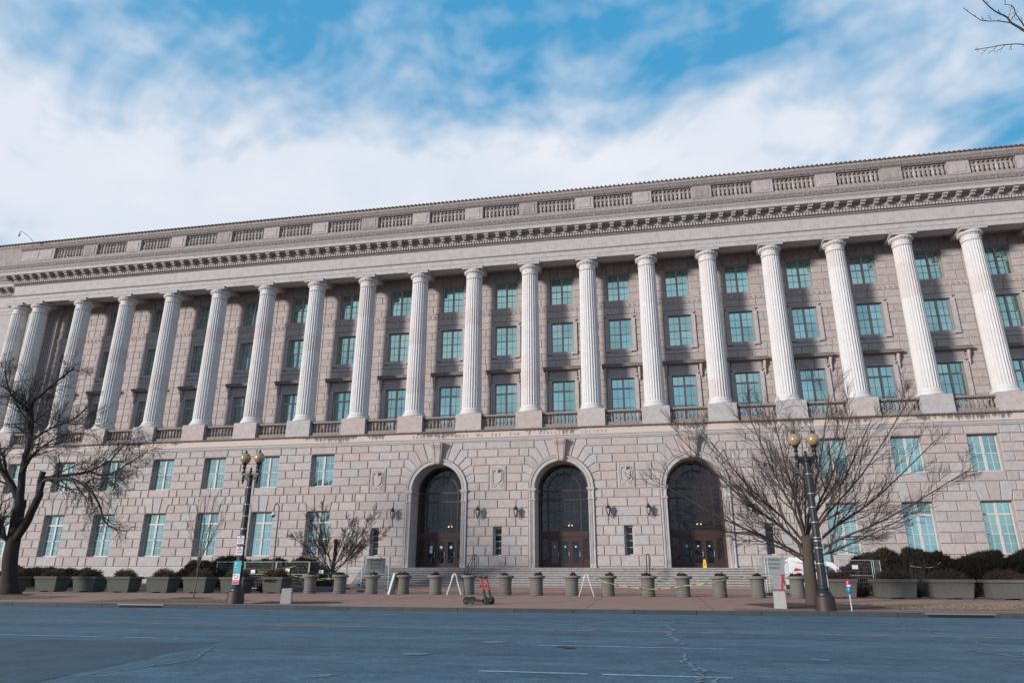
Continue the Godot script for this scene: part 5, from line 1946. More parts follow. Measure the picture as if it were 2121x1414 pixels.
func build_trees() -> void:
	# old dark tree with a broken limb, by the kerb planters
	var at := Vector3(-28.5, gy(22.3), 22.3)
	var o := thing("old_tree", "large dark leafless tree with a sawn-off limb beside the oblong planters", "tree", at)
	var tr := MB.new()
	var br := MB.new()
	var spec := {"wiggle": 0.19, "rise": 0.035, "taper": 0.42, "levels": 4, "kids": [11, 6, 4, 3], "bare": 0.15, "angle": [22, 55], "shrink": [0.5, 0.82], "thin": 0.0085, "split": 0.05, "reach": 0.52, "longest": 2.7}
	var none := spec.duplicate()
	none.levels = 0
	limb(tr, br, [Vector3(0, -0.15, 0), Vector3(-0.15, 0.6, 0), Vector3(-0.35, 1.8, 0.1), Vector3(-0.5, 3.2, 0.05), Vector3(-0.62, 4.5, 0.0), Vector3(-0.7, 5.6, 0)], 0.52, 0.33, none)
	tr.tube(PackedVector3Array([Vector3(0, -0.2, 0), Vector3(-0.02, 0.15, 0), Vector3(-0.08, 0.6, 0)]), PackedFloat32Array([0.80, 0.60, 0.46]), 12, false)
	limb(tr, br, [Vector3(-0.7, 5.5, 0), Vector3(-1.4, 6.6, 0.3), Vector3(-2.4, 7.8, 0.5), Vector3(-3.8, 9.4, 0.2), Vector3(-5.0, 11.6, 0.4)], 0.24, 0.07, spec)
	limb(tr, br, [Vector3(-0.7, 5.4, 0), Vector3(-0.95, 7.3, 0.1), Vector3(-1.35, 9.1, -0.3), Vector3(-1.5, 10.3, -0.4), Vector3(-1.7, 12.0, -0.2), Vector3(-0.6, 12.6, 0.2), Vector3(0.5, 13.2, 0.5), Vector3(1.5, 14.2, 0.3)], 0.25, 0.05, spec)
	limb(tr, br, [Vector3(-1.35, 9.0, -0.3), Vector3(-2.2, 10.6, -1.0), Vector3(-3.0, 12.2, -1.2), Vector3(-3.6, 13.6, -1.6)], 0.15, 0.04, spec)
	limb(tr, br, [Vector3(-1.6, 11.4, -0.3), Vector3(-2.6, 12.4, 0.6), Vector3(-3.2, 14.0, 1.0)], 0.12, 0.03, spec)
	# low limb reaching out over the planters
	limb(tr, br, [Vector3(-0.45, 3.1, 0.1), Vector3(0.3, 4.0, 0.3), Vector3(0.85, 5.2, 0.4), Vector3(1.1, 6.0, 0.5)], 0.27, 0.21, none)
	limb(tr, br, [Vector3(1.1, 5.9, 0.5), Vector3(1.4, 6.6, 0.7), Vector3(2.2, 6.75, 1.0), Vector3(3.9, 6.6, 1.3), Vector3(5.2, 6.2, 1.4), Vector3(6.2, 5.2, 1.3), Vector3(7.0, 4.1, 1.5), Vector3(7.9, 3.6, 1.4)], 0.16, 0.035, spec)
	limb(tr, br, [Vector3(5.0, 6.25, 1.4), Vector3(6.0, 6.6, 1.8), Vector3(7.4, 6.3, 2.2), Vector3(8.1, 6.1, 2.2)], 0.07, 0.02, spec)
	limb(tr, br, [Vector3(1.1, 6.0, 0.5), Vector3(0.95, 6.7, 0.5), Vector3(1.0, 7.3, 0.45)], 0.21, 0.16, none)
	limb(tr, br, [Vector3(1.0, 6.9, 0.45), Vector3(2.0, 7.1, 0.0), Vector3(3.4, 7.4, -0.5), Vector3(4.6, 8.1, -0.8), Vector3(5.4, 9.4, -1.0)], 0.11, 0.03, spec)
	limb(tr, br, [Vector3(3.4, 7.4, -0.5), Vector3(4.4, 7.2, -1.0), Vector3(5.6, 7.9, -1.2), Vector3(6.6, 8.8, -1.6)], 0.06, 0.02, spec)
	limb(tr, br, [Vector3(-0.4, 2.9, 0.1), Vector3(-1.1, 3.7, 0.8), Vector3(-2.2, 4.8, 1.4), Vector3(-3.8, 5.6, 1.8)], 0.17, 0.06, spec)
	limb(tr, br, [Vector3(-0.95, 7.2, 0.1), Vector3(0.1, 8.4, 0.6), Vector3(1.6, 9.2, 0.9), Vector3(2.8, 9.8, 0.8)], 0.10, 0.03, spec)
	limb(tr, br, [Vector3(-1.4, 9.4, -0.3), Vector3(-0.4, 10.4, -0.8), Vector3(0.8, 11.0, -1.2), Vector3(1.9, 11.8, -1.0)], 0.09, 0.03, spec)
	part("trunk", tr, M.bark_dark, o)
	part("crown", br, M.twig_dark, o)
	# vase-shaped tree by the kerb
	at = Vector3(17.15, gy(25.1), 25.1)
	o = thing("vase_tree", "grey leafless tree with upswept fanning branches behind a street lamp", "tree", at)
	tr = MB.new()
	br = MB.new()
	spec = {"wiggle": 0.10, "rise": 0.045, "taper": 0.4, "levels": 3, "kids": [13, 7, 5], "bare": 0.25, "angle": [14, 42], "shrink": [0.42, 0.72], "thin": 0.0075, "split": 0.035, "reach": 0.46, "longest": 3.2}
	none = spec.duplicate()
	none.levels = 0
	limb(tr, br, [Vector3(0, -0.15, 0), Vector3(-0.02, 0.5, 0), Vector3(0.0, 1.5, 0.02), Vector3(0.02, 2.3, 0.0), Vector3(0.06, 3.0, 0.0)], 0.30, 0.25, none)
	tr.tube(PackedVector3Array([Vector3(0, -0.2, 0), Vector3(0, 0.1, 0), Vector3(-0.01, 0.5, 0)]), PackedFloat32Array([0.44, 0.36, 0.28]), 12, false)
	for e in [[Vector3(-6.4, 5.4, 0.8), 1.9, 0.12], [Vector3(-5.6, 7.6, 1.9), 2.2, 0.12], [Vector3(-4.2, 8.5, -1.8), 2.5, 0.11], [Vector3(-2.2, 9.0, 1.0), 2.8, 0.12], [Vector3(-0.4, 9.2, -2.4), 2.9, 0.11], [Vector3(1.6, 9.3, 1.4), 2.9, 0.12], [Vector3(3.2, 9.0, -1.2), 2.8, 0.12], [Vector3(5.3, 9.2, 0.9), 2.5, 0.11], [Vector3(6.6, 7.4, -0.8), 2.2, 0.12], [Vector3(6.8, 5.6, 1.4), 2.0, 0.11], [Vector3(4.6, 3.9, 0.4), 1.8, 0.09], [Vector3(-4.4, 4.3, 1.6), 1.7, 0.09], [Vector3(-1.4, 8.2, 3.4), 2.6, 0.10], [Vector3(2.6, 7.6, 3.6), 2.5, 0.10], [Vector3(1.2, 8.4, -3.8), 2.6, 0.09], [Vector3(-3.4, 6.6, -3.6), 2.3, 0.09]]:
		var tip: Vector3 = e[0]
		var s := Vector3(0.02, e[1], 0)
		var m1 := s + Vector3(tip.x * 0.20, (tip.y - e[1]) * 0.22, tip.z * 0.2)
		var m2 := s + Vector3(tip.x * 0.52, (tip.y - e[1]) * 0.48, tip.z * 0.5)
		limb(tr, br, [s, m1, m2, tip], e[2] * 0.72, 0.018, spec)
	part("trunk", tr, M.bark, o)
	part("crown", br, M.twig, o)
	# small multi-stemmed tree behind the fence
	at = Vector3(-12.75, gy(11.0), 11.0)
	o = thing("small_tree", "small leafless purple-brown tree behind the wire fence by the steps", "tree", at)
	tr = MB.new()
	br = MB.new()
	spec = {"wiggle": 0.14, "rise": 0.04, "taper": 0.4, "levels": 3, "kids": [14, 8, 5], "bare": 0.3, "angle": [15, 45], "shrink": [0.40, 0.65], "thin": 0.0085, "split": 0.03, "reach": 0.5, "longest": 1.9}
	none = spec.duplicate()
	none.levels = 0
	limb(tr, br, [Vector3(0, -0.1, 0), Vector3(0.02, 0.6, 0), Vector3(0.0, 1.3, 0), Vector3(0.08, 2.6, 0.02), Vector3(0.02, 3.4, 0)], 0.16, 0.12, none)
	for tip in [Vector3(-2.8, 3.6, 0.6), Vector3(-2.4, 5.0, -0.8), Vector3(-0.9, 5.6, 0.8), Vector3(-1.6, 4.4, 1.4), Vector3(3.2, 4.9, 0.5), Vector3(2.4, 4.5, -1.0), Vector3(1.5, 4.4, 1.2), Vector3(3.4, 3.9, -0.4), Vector3(0.6, 4.4, -1.4), Vector3(-2.6, 2.6, -0.8), Vector3(2.6, 3.0, 1.0)]:
		var y0 := rng.randf_range(0.9, 1.9)
		limb(tr, br, [Vector3(0, y0, 0), Vector3(tip.x * 0.25, y0 + (tip.y - y0) * 0.2, tip.z * 0.25), Vector3(tip.x * 0.6, y0 + (tip.y - y0) * 0.55, tip.z * 0.6), tip], 0.055, 0.014, spec)
	part("trunk", tr, M.bark_dark, o)
	part("crown", br, M.twig_red, o)
	# thin upright sapling
	at = Vector3(-14.35, gy(24.7), 24.7)
	o = thing("sapling", "thin young leafless sapling standing alone before the oblong planters", "tree", at)
	tr = MB.new()
	br = MB.new()
	spec = {"wiggle": 0.07, "rise": 0.08, "taper": 0.35, "levels": 2, "kids": [7, 3], "bare": 0.25, "angle": [12, 28], "shrink": [0.4, 0.6], "thin": 0.0085, "split": 0.02, "reach": 0.45, "longest": 1.3}
	limb(tr, br, [Vector3(0, -0.05, 0), Vector3(0.03, 0.8, 0), Vector3(0.02, 1.8, 0), Vector3(0.05, 3.0, 0), Vector3(0.0, 4.3, 0)], 0.055, 0.018, spec)
	for tip in [Vector3(-1.0, 4.6, 0.2), Vector3(-0.6, 5.6, -0.3), Vector3(0.2, 6.0, 0.1), Vector3(0.8, 5.5, 0.3), Vector3(1.2, 4.7, -0.2), Vector3(-0.2, 5.2, 0.5), Vector3(0.5, 5.0, -0.5), Vector3(1.5, 4.2, 0.3), Vector3(-1.2, 3.9, -0.3)]:
		var y0 := rng.randf_range(1.5, 2.6)
		limb(tr, br, [Vector3(0.03, y0, 0), Vector3(tip.x * 0.3, y0 + (tip.y - y0) * 0.28, tip.z * 0.3), Vector3(tip.x * 0.65, y0 + (tip.y - y0) * 0.62, tip.z * 0.6), tip], 0.024, 0.008, spec)
	part("trunk", tr, M.sapling_bark, o)
	part("crown", br, M.twig, o)
	# tree on the near pavement: only some twigs reach into the picture
	at = Vector3(19.6, 0.13, 57.9)
	o = thing("near_tree", "bare dark branches of a tree reaching into the sky", "tree", at)
	tr = MB.new()
	br = MB.new()
	spec = {"wiggle": 0.16, "rise": 0.05, "taper": 0.4, "levels": 2, "kids": [6, 3], "bare": 0.15, "angle": [30, 65], "shrink": [0.35, 0.6], "thin": 0.0022, "split": 0.02, "reach": 0.25, "longest": 0.22}
	none = spec.duplicate()
	none.levels = 0
	limb(tr, br, [Vector3(0, -0.05, 0), Vector3(0.1, 1.5, 0), Vector3(0.0, 3.0, 0.1), Vector3(-0.2, 4.6, -0.2), Vector3(-0.1, 6.5, -0.6), Vector3(0.2, 8.5, -0.8)], 0.26, 0.08, none)
	limb(tr, br, [Vector3(-0.15, 3.4, 0.0), Vector3(-1.7, 4.4, -1.1), Vector3(-3.4, 5.2, -2.4), Vector3(-4.6, 5.7, -3.2), Vector3(-5.19, 6.14, -3.60)], 0.10, 0.02, none)
	limb(tr, br, [Vector3(-5.19, 6.14, -3.60), Vector3(-5.24, 6.64, -3.90), Vector3(-5.30, 6.79, -3.95), Vector3(-5.30, 6.91, -4.0), Vector3(-5.40, 7.02, -4.0), Vector3(-5.46, 7.23, -4.05), Vector3(-5.47, 7.41, -4.10)], 0.015, 0.004, spec)
	limb(tr, br, [Vector3(-5.32, 6.80, -3.95), Vector3(-5.39, 6.88, -4.0), Vector3(-5.47, 6.94, -4.05), Vector3(-5.51, 7.02, -4.10), Vector3(-5.61, 7.24, -4.15)], 0.006, 0.003, spec)
	limb(tr, br, [Vector3(-5.18, 6.13, -3.60), Vector3(-5.34, 6.39, -3.80), Vector3(-5.46, 6.49, -3.90), Vector3(-5.60, 6.48, -3.90), Vector3(-5.71, 6.51, -3.95)], 0.007, 0.003, spec)
	limb(tr, br, [Vector3(-5.19, 6.14, -3.60), Vector3(-5.15, 6.46, -3.90), Vector3(-5.11, 6.88, -4.10), Vector3(-5.15, 7.03, -4.10), Vector3(-5.13, 7.18, -4.15), Vector3(-5.18, 7.26, -4.20)], 0.009, 0.003, spec)
	part("trunk", tr, M.bark_dark, o)
	part("crown", br, M.twig_dark, o)


# ---------------------------------------------------------------- smaller things

func scooter(at: Vector3, turn: float, label: String) -> Node3D:
	var o := thing("electric_scooter", label, "scooter", at, turn, "parked rental scooters")
	# local x runs from the rear wheel to the front wheel
	for x in [0.0, 0.92]:
		var w := MB.new()
		w.xf = Transform3D(Basis(Vector3.RIGHT, PI / 2), Vector3(0, 0, 0))
		w.lathe([Vector2(0.07, -0.035), Vector2(0.125, -0.038), Vector2(0.145, -0.02), Vector2(0.145, 0.02), Vector2(0.125, 0.038), Vector2(0.07, 0.035), Vector2(0.07, -0.035)], 22)
		var t := part("wheel", w, M.rubber, o, Vector3(x, 0.145, 0))
		var h := MB.new()
		h.xf = w.xf
		h.lathe([Vector2(0.0, -0.04), Vector2(0.07, -0.03), Vector2(0.07, 0.03), Vector2(0.0, 0.04)], 12)
		part("hub", h, M.black_plastic, t)
	var d := MB.new()
	d.chamfer_box(Vector3(0.08, 0.10, -0.095), Vector3(0.76, 0.21, 0.095), 0.02)
	d.tube(PackedVector3Array([Vector3(0.70, 0.17, 0), Vector3(0.80, 0.24, 0), Vector3(0.86, 0.36, 0)]), PackedFloat32Array([0.06, 0.05, 0.04]), 8)
	part("deck", d, M.black_plastic, o)
	var fe := MB.new()
	fe.tube(PackedVector3Array([Vector3(-0.15, 0.16, 0), Vector3(-0.11, 0.25, 0), Vector3(0.0, 0.29, 0), Vector3(0.10, 0.26, 0), Vector3(0.16, 0.21, 0)]), PackedFloat32Array([0.03, 0.055, 0.06, 0.06, 0.05]), 6)
	part("rear_fender", fe, M.black_plastic, o)
	var ff := MB.new()
	ff.tube(PackedVector3Array([Vector3(1.05, 0.20, 0), Vector3(1.0, 0.28, 0), Vector3(0.92, 0.30, 0), Vector3(0.84, 0.27, 0)]), PackedFloat32Array([0.03, 0.045, 0.05, 0.04]), 6)
	ff.rod(Vector3(0.92, 0.13, 0.055), Vector3(0.885, 0.36, 0.04), 0.015)
	ff.rod(Vector3(0.92, 0.13, -0.055), Vector3(0.885, 0.36, -0.04), 0.015)
	part("fork", ff, M.black_plastic, o)
	var lo := MB.new()
	lo.rod(Vector3(0.885, 0.28, 0), Vector3(0.80, 0.62, 0), 0.055, 10)
	part("lower_stem", lo, M.black_plastic, o)
	var st := MB.new()
	st.rod(Vector3(0.80, 0.62, 0), Vector3(0.66, 1.13, 0), 0.058, 10)
	part("stem", st, M.scooter_red, o)
	var bx := MB.new()
	bx.box(Vector3(0.70, 0.80, 0.0), Vector3(0.13, 0.10, 0.10))
	part("lock_box", bx, M.black_plastic, o)
	var hb := MB.new()
	hb.box(Vector3(0.655, 1.165, 0), Vector3(0.12, 0.07, 0.12))
	hb.tube(PackedVector3Array([Vector3(0.62, 1.16, -0.26), Vector3(0.655, 1.17, -0.10), Vector3(0.66, 1.15, 0.0), Vector3(0.655, 1.17, 0.10), Vector3(0.62, 1.16, 0.26)]), PackedFloat32Array([0.03, 0.026, 0.035, 0.026, 0.03]), 8)
	hb.rod(Vector3(0.70, 1.16, 0.16), Vector3(0.73, 1.11, 0.24), 0.008, 4)
	hb.rod(Vector3(0.70, 1.16, -0.16), Vector3(0.73, 1.11, -0.24), 0.008, 4)
	part("handlebar", hb, M.black_plastic, o)
	var ks := MB.new()
	ks.rod(Vector3(0.35, 0.14, 0.08), Vector3(0.30, 0.005, 0.16), 0.01, 5)
	part("kickstand", ks, M.plate_metal, o)
	return o

func a_frame(at: Vector3, turn: float, label: String) -> void:
	var o := thing("barricade", label, "barricade", at, turn, "white folding barricades")
	for s in [-1.0, 1.0]:
		for e in [-0.3, 0.3]:
			var l := MB.new()
			var d := Vector3(s * 0.03 - s * 0.42, 1.2, 0).normalized()
			l.xf = Transform3D(Basis(d.cross(Vector3.BACK).normalized(), d, Vector3.BACK), Vector3(s * 0.42, 0, e))
			l.box(Vector3(0, 0.625, 0), Vector3(0.035, 1.25, 0.07))
			part("leg", l, M.white_board, o)
		var bd := MB.new()
		var q := Vector3(-s * 0.39, 1.2, 0).normalized()
		bd.xf = Transform3D(Basis(q.cross(Vector3.BACK).normalized(), q, Vector3.BACK), Vector3(s * 0.42, 0, 0))
		bd.box(Vector3(s * 0.03, 1.05, 0), Vector3(0.025, 0.20, 0.66))
		part("board", bd, M.white_board, o)
	var h := MB.new()
	h.rod(Vector3(0, 1.21, -0.32), Vector3(0, 1.21, 0.32), 0.025)
	part("hinge", h, M.sign_red, o)

func fence_panel(p: Vector3, q: Vector3, hgt: float, label: String) -> void:
	var d := q - p
	var w := Vector2(d.x, d.z).length()
	var o := thing("wire_fence", label, "fence", p, -atan2(d.z, d.x), "temporary wire fence panels")
	var f := MB.new()
	for x in [0.0, w]:
		var y0: float = 0.0 if x == 0.0 else d.y
		f.rod(Vector3(x, y0 + 0.02, 0), Vector3(x, y0 + hgt, 0), 0.024)
	f.rod(Vector3(0, hgt, 0), Vector3(w, hgt + d.y, 0), 0.02)
	f.rod(Vector3(0, 0.12, 0), Vector3(w, 0.12 + d.y, 0), 0.02)
	f.rod(Vector3(0, hgt * 0.56, 0), Vector3(w, hgt * 0.56 + d.y, 0), 0.014)
	part("frame", f, M.galvanised, o)
	var m := MB.new()
	var n := int(w / 0.09)
	for i in range(1, n):
		var x := w * i / n
		m.rod(Vector3(x, 0.12 + d.y * i / n, 0), Vector3(x, hgt + d.y * i / n, 0), 0.0032, 3)
	for i in range(1, 9):
		var y := lerpf(0.12, hgt, i / 9.0)
		m.rod(Vector3(0, y, 0.004), Vector3(w, y + d.y, 0.004), 0.0032, 3)
	stuff("mesh", m, M.wire, o)
	for x in [0.0, w]:
		var b := MB.new()
		b.chamfer_box(Vector3(x - 0.1, (0.0 if x == 0.0 else d.y), -0.3), Vector3(x + 0.1, (0.0 if x == 0.0 else d.y) + 0.12, 0.3), 0.02)
		part("foot", b, M.concrete_grey, o)

func tape(label: String, pts: Array, sag: float) -> void:
	# a run of barrier tape: ribbon with darker print blocks, sagging and twisting between its ties
	var o := thing("barrier_tape", label, "tape", pts[0])
	var y := MB.new()
	var k := MB.new()
	var org: Vector3 = pts[0]
	for i in pts.size() - 1:
		var a: Vector3 = pts[i] - org
		var b: Vector3 = pts[i + 1] - org
		var n := maxi(6, int(a.distance_to(b) / 0.16))
		for j in n:
			var q := []
			for t in [float(j) / n, float(j + 1) / n]:
				var p := a.lerp(b, t) - Vector3(0, 4.0 * sag * t * (1.0 - t), 0)
				var tw := sin(t * n * 0.5 + i) * 0.7
				var up := Vector3(0, cos(tw), sin(tw)) * 0.017
				q.append([p - up, p + up])
			y.quad(q[0][0], q[1][0], q[1][1], q[0][1])
			if j % 4 == 3:
				var lift := Vector3(0, 0, 0.004)
				k.quad(q[0][0] + lift, q[1][0] + lift, q[1][1] + lift, q[0][1] + lift)
	part("ribbon", y, M.tape, o)
	if k.v.size():
		stuff("print", k, M.tape_black, o)

func cctv_pole(at: Vector3, h: float, label: String) -> void:
	var o := thing("camera_pole", label, "security camera", at)
	var p := MB.new()
	p.tube(PackedVector3Array([Vector3(0, 0, 0), Vector3(0, h - 0.4, 0), Vector3(-0.05, h - 0.1, 0), Vector3(-0.2, h, 0), Vector3(-0.36, h - 0.12, 0), Vector3(-0.40, h - 0.55, 0)]), PackedFloat32Array([0.06, 0.045, 0.04, 0.035, 0.03, 0.03]), 8)
	part("pole", p, M.rail_metal, o)
	var c := MB.new()
	c.xf = Transform3D(Basis(), Vector3(-0.40, h - 0.80, 0))
	c.lathe([Vector2(0.20, 0.0), Vector2(0.21, 0.03), Vector2(0.16, 0.10), Vector2(0.09, 0.2), Vector2(0.06, 0.28), Vector2(0.0, 0.28)], 16)
	part("housing", c, M.camera_grey, o)
	var d := MB.new()
	d.xf = c.xf
	d.lathe([Vector2(0.0, -0.13), Vector2(0.07, -0.11), Vector2(0.11, -0.05), Vector2(0.12, 0.0), Vector2(0.0, 0.001)], 14)
	part("dome", d, M.black_plastic, o)

func bollard_block(at: Vector3, turn: float, label: String) -> Node3D:
	var o := thing("concrete_post", label, "post", at, turn)
	var m := MB.new()
	m.frustum(0.0, 0.24, 0.24, 0.64, 0.22, 0.22)
	m.frustum(0.64, 0.22, 0.22, 0.665, 0.195, 0.195)
	part("block", m, M.bollard_concrete, o)
	return o

func loader(at: Vector3, turn: float) -> void:
	var o := thing("skid_loader", "white compact loader with a dark cab parked behind the planters", "loader", at, turn)
	o.scale = Vector3.ONE * 1.3
	# x forward
	for x in [-0.55, 0.60]:
		for z in [-0.72, 0.72]:
			var w := MB.new()
			w.xf = Transform3D(Basis(Vector3.RIGHT, PI / 2), Vector3.ZERO)
			w.lathe([Vector2(0.20, -0.15), Vector2(0.36, -0.16), Vector2(0.40, -0.08), Vector2(0.40, 0.08), Vector2(0.36, 0.16), Vector2(0.20, 0.15)], 20)
			var t := part("wheel", w, M.rubber, o, Vector3(x, 0.40, z))
			var r := MB.new()
			r.xf = w.xf
			r.lathe([Vector2(0.0, -0.12), Vector2(0.20, -0.13), Vector2(0.20, 0.13), Vector2(0.0, 0.12)], 14)
			part("rim", r, M.sign_white, t)
	var b := MB.new()
	b.prism(PackedVector2Array([Vector2(-1.15, 0.40), Vector2(1.0, 0.40), Vector2(1.0, 0.80), Vector2(-0.10, 0.95), Vector2(-0.45, 1.42), Vector2(-0.85, 1.48), Vector2(-1.15, 1.25)]), -0.52, 0.52, true)
	part("body", b, M.loader_white, o)
	var decal := MB.new()
	decal.prism(PackedVector2Array([Vector2(-1.0, 0.98), Vector2(-0.55, 1.02), Vector2(-0.9, 1.12)]), 0.53, 0.535, true)
	part("decal", decal, M.sign_red, o)
	var c := MB.new()
	for x in [-0.35, 0.75]:
		for z in [-0.46, 0.46]:
			c.span(Vector3(x - 0.04, 0.9, z - 0.04), Vector3(x + 0.04, 2.05, z + 0.04))
	c.chamfer_box(Vector3(-0.45, 2.05, -0.52), Vector3(0.85, 2.15, 0.52), 0.03)
	c.span(Vector3(-0.1, 0.9, -0.3), Vector3(0.35, 1.1, 0.3))
	c.span(Vector3(-0.2, 1.1, -0.3), Vector3(-0.1, 1.65, 0.3))
	part("cab", c, M.loader_dark, o)
	var g := MB.new()
	g.quad(Vector3(-0.31, 1.3, 0.46), Vector3(0.71, 1.3, 0.46), Vector3(0.71, 2.05, 0.46), Vector3(-0.31, 2.05, 0.46))
	part("side_glass", g, M.pane1, o)
	for z in [-0.62, 0.62]:
		var a := MB.new()
		a.prism(PackedVector2Array([Vector2(-1.1, 1.45), Vector2(-0.8, 1.62), Vector2(0.7, 1.35), Vector2(1.45, 0.55), Vector2(1.60, 0.60), Vector2(1.45, 0.35), Vector2(1.25, 0.45), Vector2(0.6, 1.18), Vector2(-0.9, 1.38)]), z - 0.06, z + 0.06, true)
		part("lift_arm", a, M.loader_white, o)
	var k := MB.new()
	k.prism(PackedVector2Array([Vector2(1.45, 0.10), Vector2(2.15, 0.08), Vector2(2.15, 0.12), Vector2(1.62, 0.18), Vector2(1.55, 0.65), Vector2(1.48, 0.65)]), -0.85, 0.85, true)
	part("bucket", k, M.loader_dark, o)

func build_street() -> void:
	wall_lantern(-12.06, "black wall lantern near the narrow window left of the first arch")
	for e in [[-4.40, "black wall lantern right beside the first arch"], [-1.10, "black wall lantern just left of the middle arch"], [6.66, "black wall lantern just right of the middle arch"], [9.93, "black wall lantern just left of the third arch"], [17.9, "black wall lantern behind the branches of the vase-shaped tree"]]:
		wall_lantern(e[0], e[1])
	handrail(-4.2, "slanting bronze handrail on the steps between first and middle arch")
	handrail(9.65, "bronze handrail seen end on, on the steps before the third arch")
	lamp_post(Vector3(-9.08, gy(29.22), 29.22), 0.0, "twin-globe street lamp with parking signs strapped to its post")
	lamp_post(Vector3(16.71, gy(29.6), 29.6), 0.08, "twin-globe street lamp in front of the vase-shaped tree")
	post_signs(-9.08, 29.22, 0.12, "by the concrete post")
	post_signs(16.71, 29.6, 1.32, "before the vase-shaped tree")
	# round planters and what grows in them
	var first: Node3D = null
	var k := 0
	var where := ["nearest the overgrown oblong planter", "second from the overgrown oblong planter", "the one with knotted yellow tape", "beside the leaning white board", "between leaning board and first barricade", "right behind the scooters", "first from the scooters towards the taped barricade", "second from the scooters towards the taped barricade", "touching the taped barricade", "first along the sagging yellow tape", "second along the sagging yellow tape", "third along the sagging yellow tape", "fourth along the sagging tape", "last before the fence by the loader", "behind the trunk of the vase-shaped tree"]
	for p in [[-10.66, 18.6], [-8.8, 18.4], [-6.65, 18.6], [-4.74, 18.4], [-2.64, 18.6], [-0.7, 18.4], [1.57, 18.56], [3.42, 18.6], [5.49, 18.74], [7.53, 18.86], [9.75, 19.1], [11.65, 19.18], [13.57, 19.29], [15.51, 19.5], [17.5, 19.6]]:
		var at := Vector3(p[0], gy(p[1]), p[1])
		if first == null:
			first = round_planter(at, "round concrete planter with a rolled rim, " + where[k])
		else:
			copy(first, at, rng.randf() * TAU, "round concrete planter with a rolled rim, " + where[k])
		var c := MB.new()
		var n := rng.randi_range(3, 5)
		for i in n:
			var q := Vector3(rng.randf_range(-0.2, 0.2), 0.0, rng.randf_range(-0.2, 0.2))
			leafy(c, q, 0.17, rng.randf_range(0.15, 0.25), 0.17, 150, 0.075)
		var o := part("bedding_plant", c, M.cabbage, self, at + Vector3(0, 1.05, 0))
		tag(o, "dark purple bedding plants in the round planter " + where[k].replace("the one ", ""), "plant", "dark plants in the round planters")
		k += 1
	# oblong planters with shrubs
	var lp := [[-34.6, 19.1, 1.6], [-31.9, 19.0, 1.6], [-29.07, 18.6, 1.6], [-26.1, 18.7, 1.6], [-23.48, 18.8, 1.6], [-20.6, 18.9, 1.55], [-18.0, 18.9, 1.55], [-15.43, 18.9, 1.55], [-13.02, 18.4, 1.3], [19.66, 19.0, 1.55], [22.36, 19.0, 1.9], [25.0, 19.0, 1.95], [27.55, 19.3, 1.95], [30.3, 19.3, 1.95]]
	var nth := ["first", "second", "third", "fourth", "fifth", "sixth"]
	var note := ["oblong concrete planter half hidden behind the old dark tree", "oblong concrete planter beside the trunk of the old dark tree"]
	for i in lp.size():
		var e: Array = lp[i]
		var at := Vector3(e[0], gy(e[1]), e[1])
		var lab := "oblong tapered concrete planter with a bare brown shrub"
		var slab := "mounded bare brown shrub filling an oblong planter"
		if i == 8:
			lab = "oblong planter overgrown by rusty red foliage, end of its row"
			slab = "rusty red shrub spilling over its oblong planter"
		elif i == 9:
			lab = "oblong planter behind the parking meter"
			slab = "rusty shrub in the planter behind the parking meter"
		elif i < 2:
			lab = note[i]
			slab = "bare brown shrub in the oblong planter %s the old dark tree" % ["half hidden behind", "beside"][i]
		elif i < 8:
			lab = "oblong tapered concrete planter, %s from the old dark tree" % nth[i - 2]
			slab = "bare brown shrub in the oblong planter %s from the old tree" % nth[i - 2]
		elif i > 9:
			lab = "long tapered concrete planter before the dark hedge, %s from the parking meter" % nth[i - 9]
			slab = "low brown shrub before the dark hedge, %s planter from the parking meter" % nth[i - 9]
		rect_planter(at, e[2], 0.0, lab)
		var sh := thing("planter_shrub", slab, "shrub", at + Vector3(0, 0.9, 0), 0.0, "shrubs in the oblong planters")
		var s := MB.new()
		var big: float = 1.15 if i == 8 else 1.0
		shoots(s, Vector3(0, 0, 0), e[2] * 0.56 * big, 0.62 * big, 0.62, 420, 0.008)
		if i == 8:
			shoots(s, Vector3(-0.15, 0.12, 0.4), 0.7, 0.35, 0.5, 200, 0.008)
		part("shoots", s, [M.shrub, M.shrub_b, M.shrub][i % 3], sh)
		var l := MB.new()
		leafy(l, Vector3(0, 0.02, 0), e[2] * 0.50 * big, 0.50 * big, 0.52, 800, 0.07)
		if i == 8:
			leafy(l, Vector3(-0.2, -0.25, 0.52), 0.55, 0.5, 0.25, 500, 0.08)
		part("dry_leaves", l, M.shrub_red if i in [8, 9] else M.shrub, sh)
	# low shrubs on the ground between and behind the oblong planters
	var gap := ["beside the old dark tree", "second from the old tree", "behind the sapling", "next to the overgrown planter", "rusty, next to the parking meter", "first before the tall hedge", "second before the tall hedge", "third before the tall hedge"]
	var gi := -1
	for x in [-27.4, -21.9, -16.8, -14.2, 21.0, 23.7, 26.4, 29.0]:
		gi += 1
		var z := 17.6
		var sh := thing("ground_shrub", "small dark shrub in the gap between two oblong planters, " + gap[gi], "shrub", Vector3(x, gy(z), z), 0.0, "shrubs between the planters")
		var s := MB.new()
		shoots(s, Vector3.ZERO, 0.7, 0.85, 0.6, 260, 0.008)
		leafy(s, Vector3(0, 0.1, 0), 0.55, 0.6, 0.5, 450, 0.06)
		part("shoots", s, M.shrub_red if x > 20 and x < 22 else M.shrub, sh)
	var thicket := thing("bare_bush", "tangle of pale bare twigs before the tall dark hedge", "shrub", Vector3(24.3, gy(16.4), 16.4))
	var tb := MB.new()
	shoots(tb, Vector3.ZERO, 1.5, 2.2, 0.8, 220, 0.007)
	part("shoots", tb, M.sapling_bark, thicket)
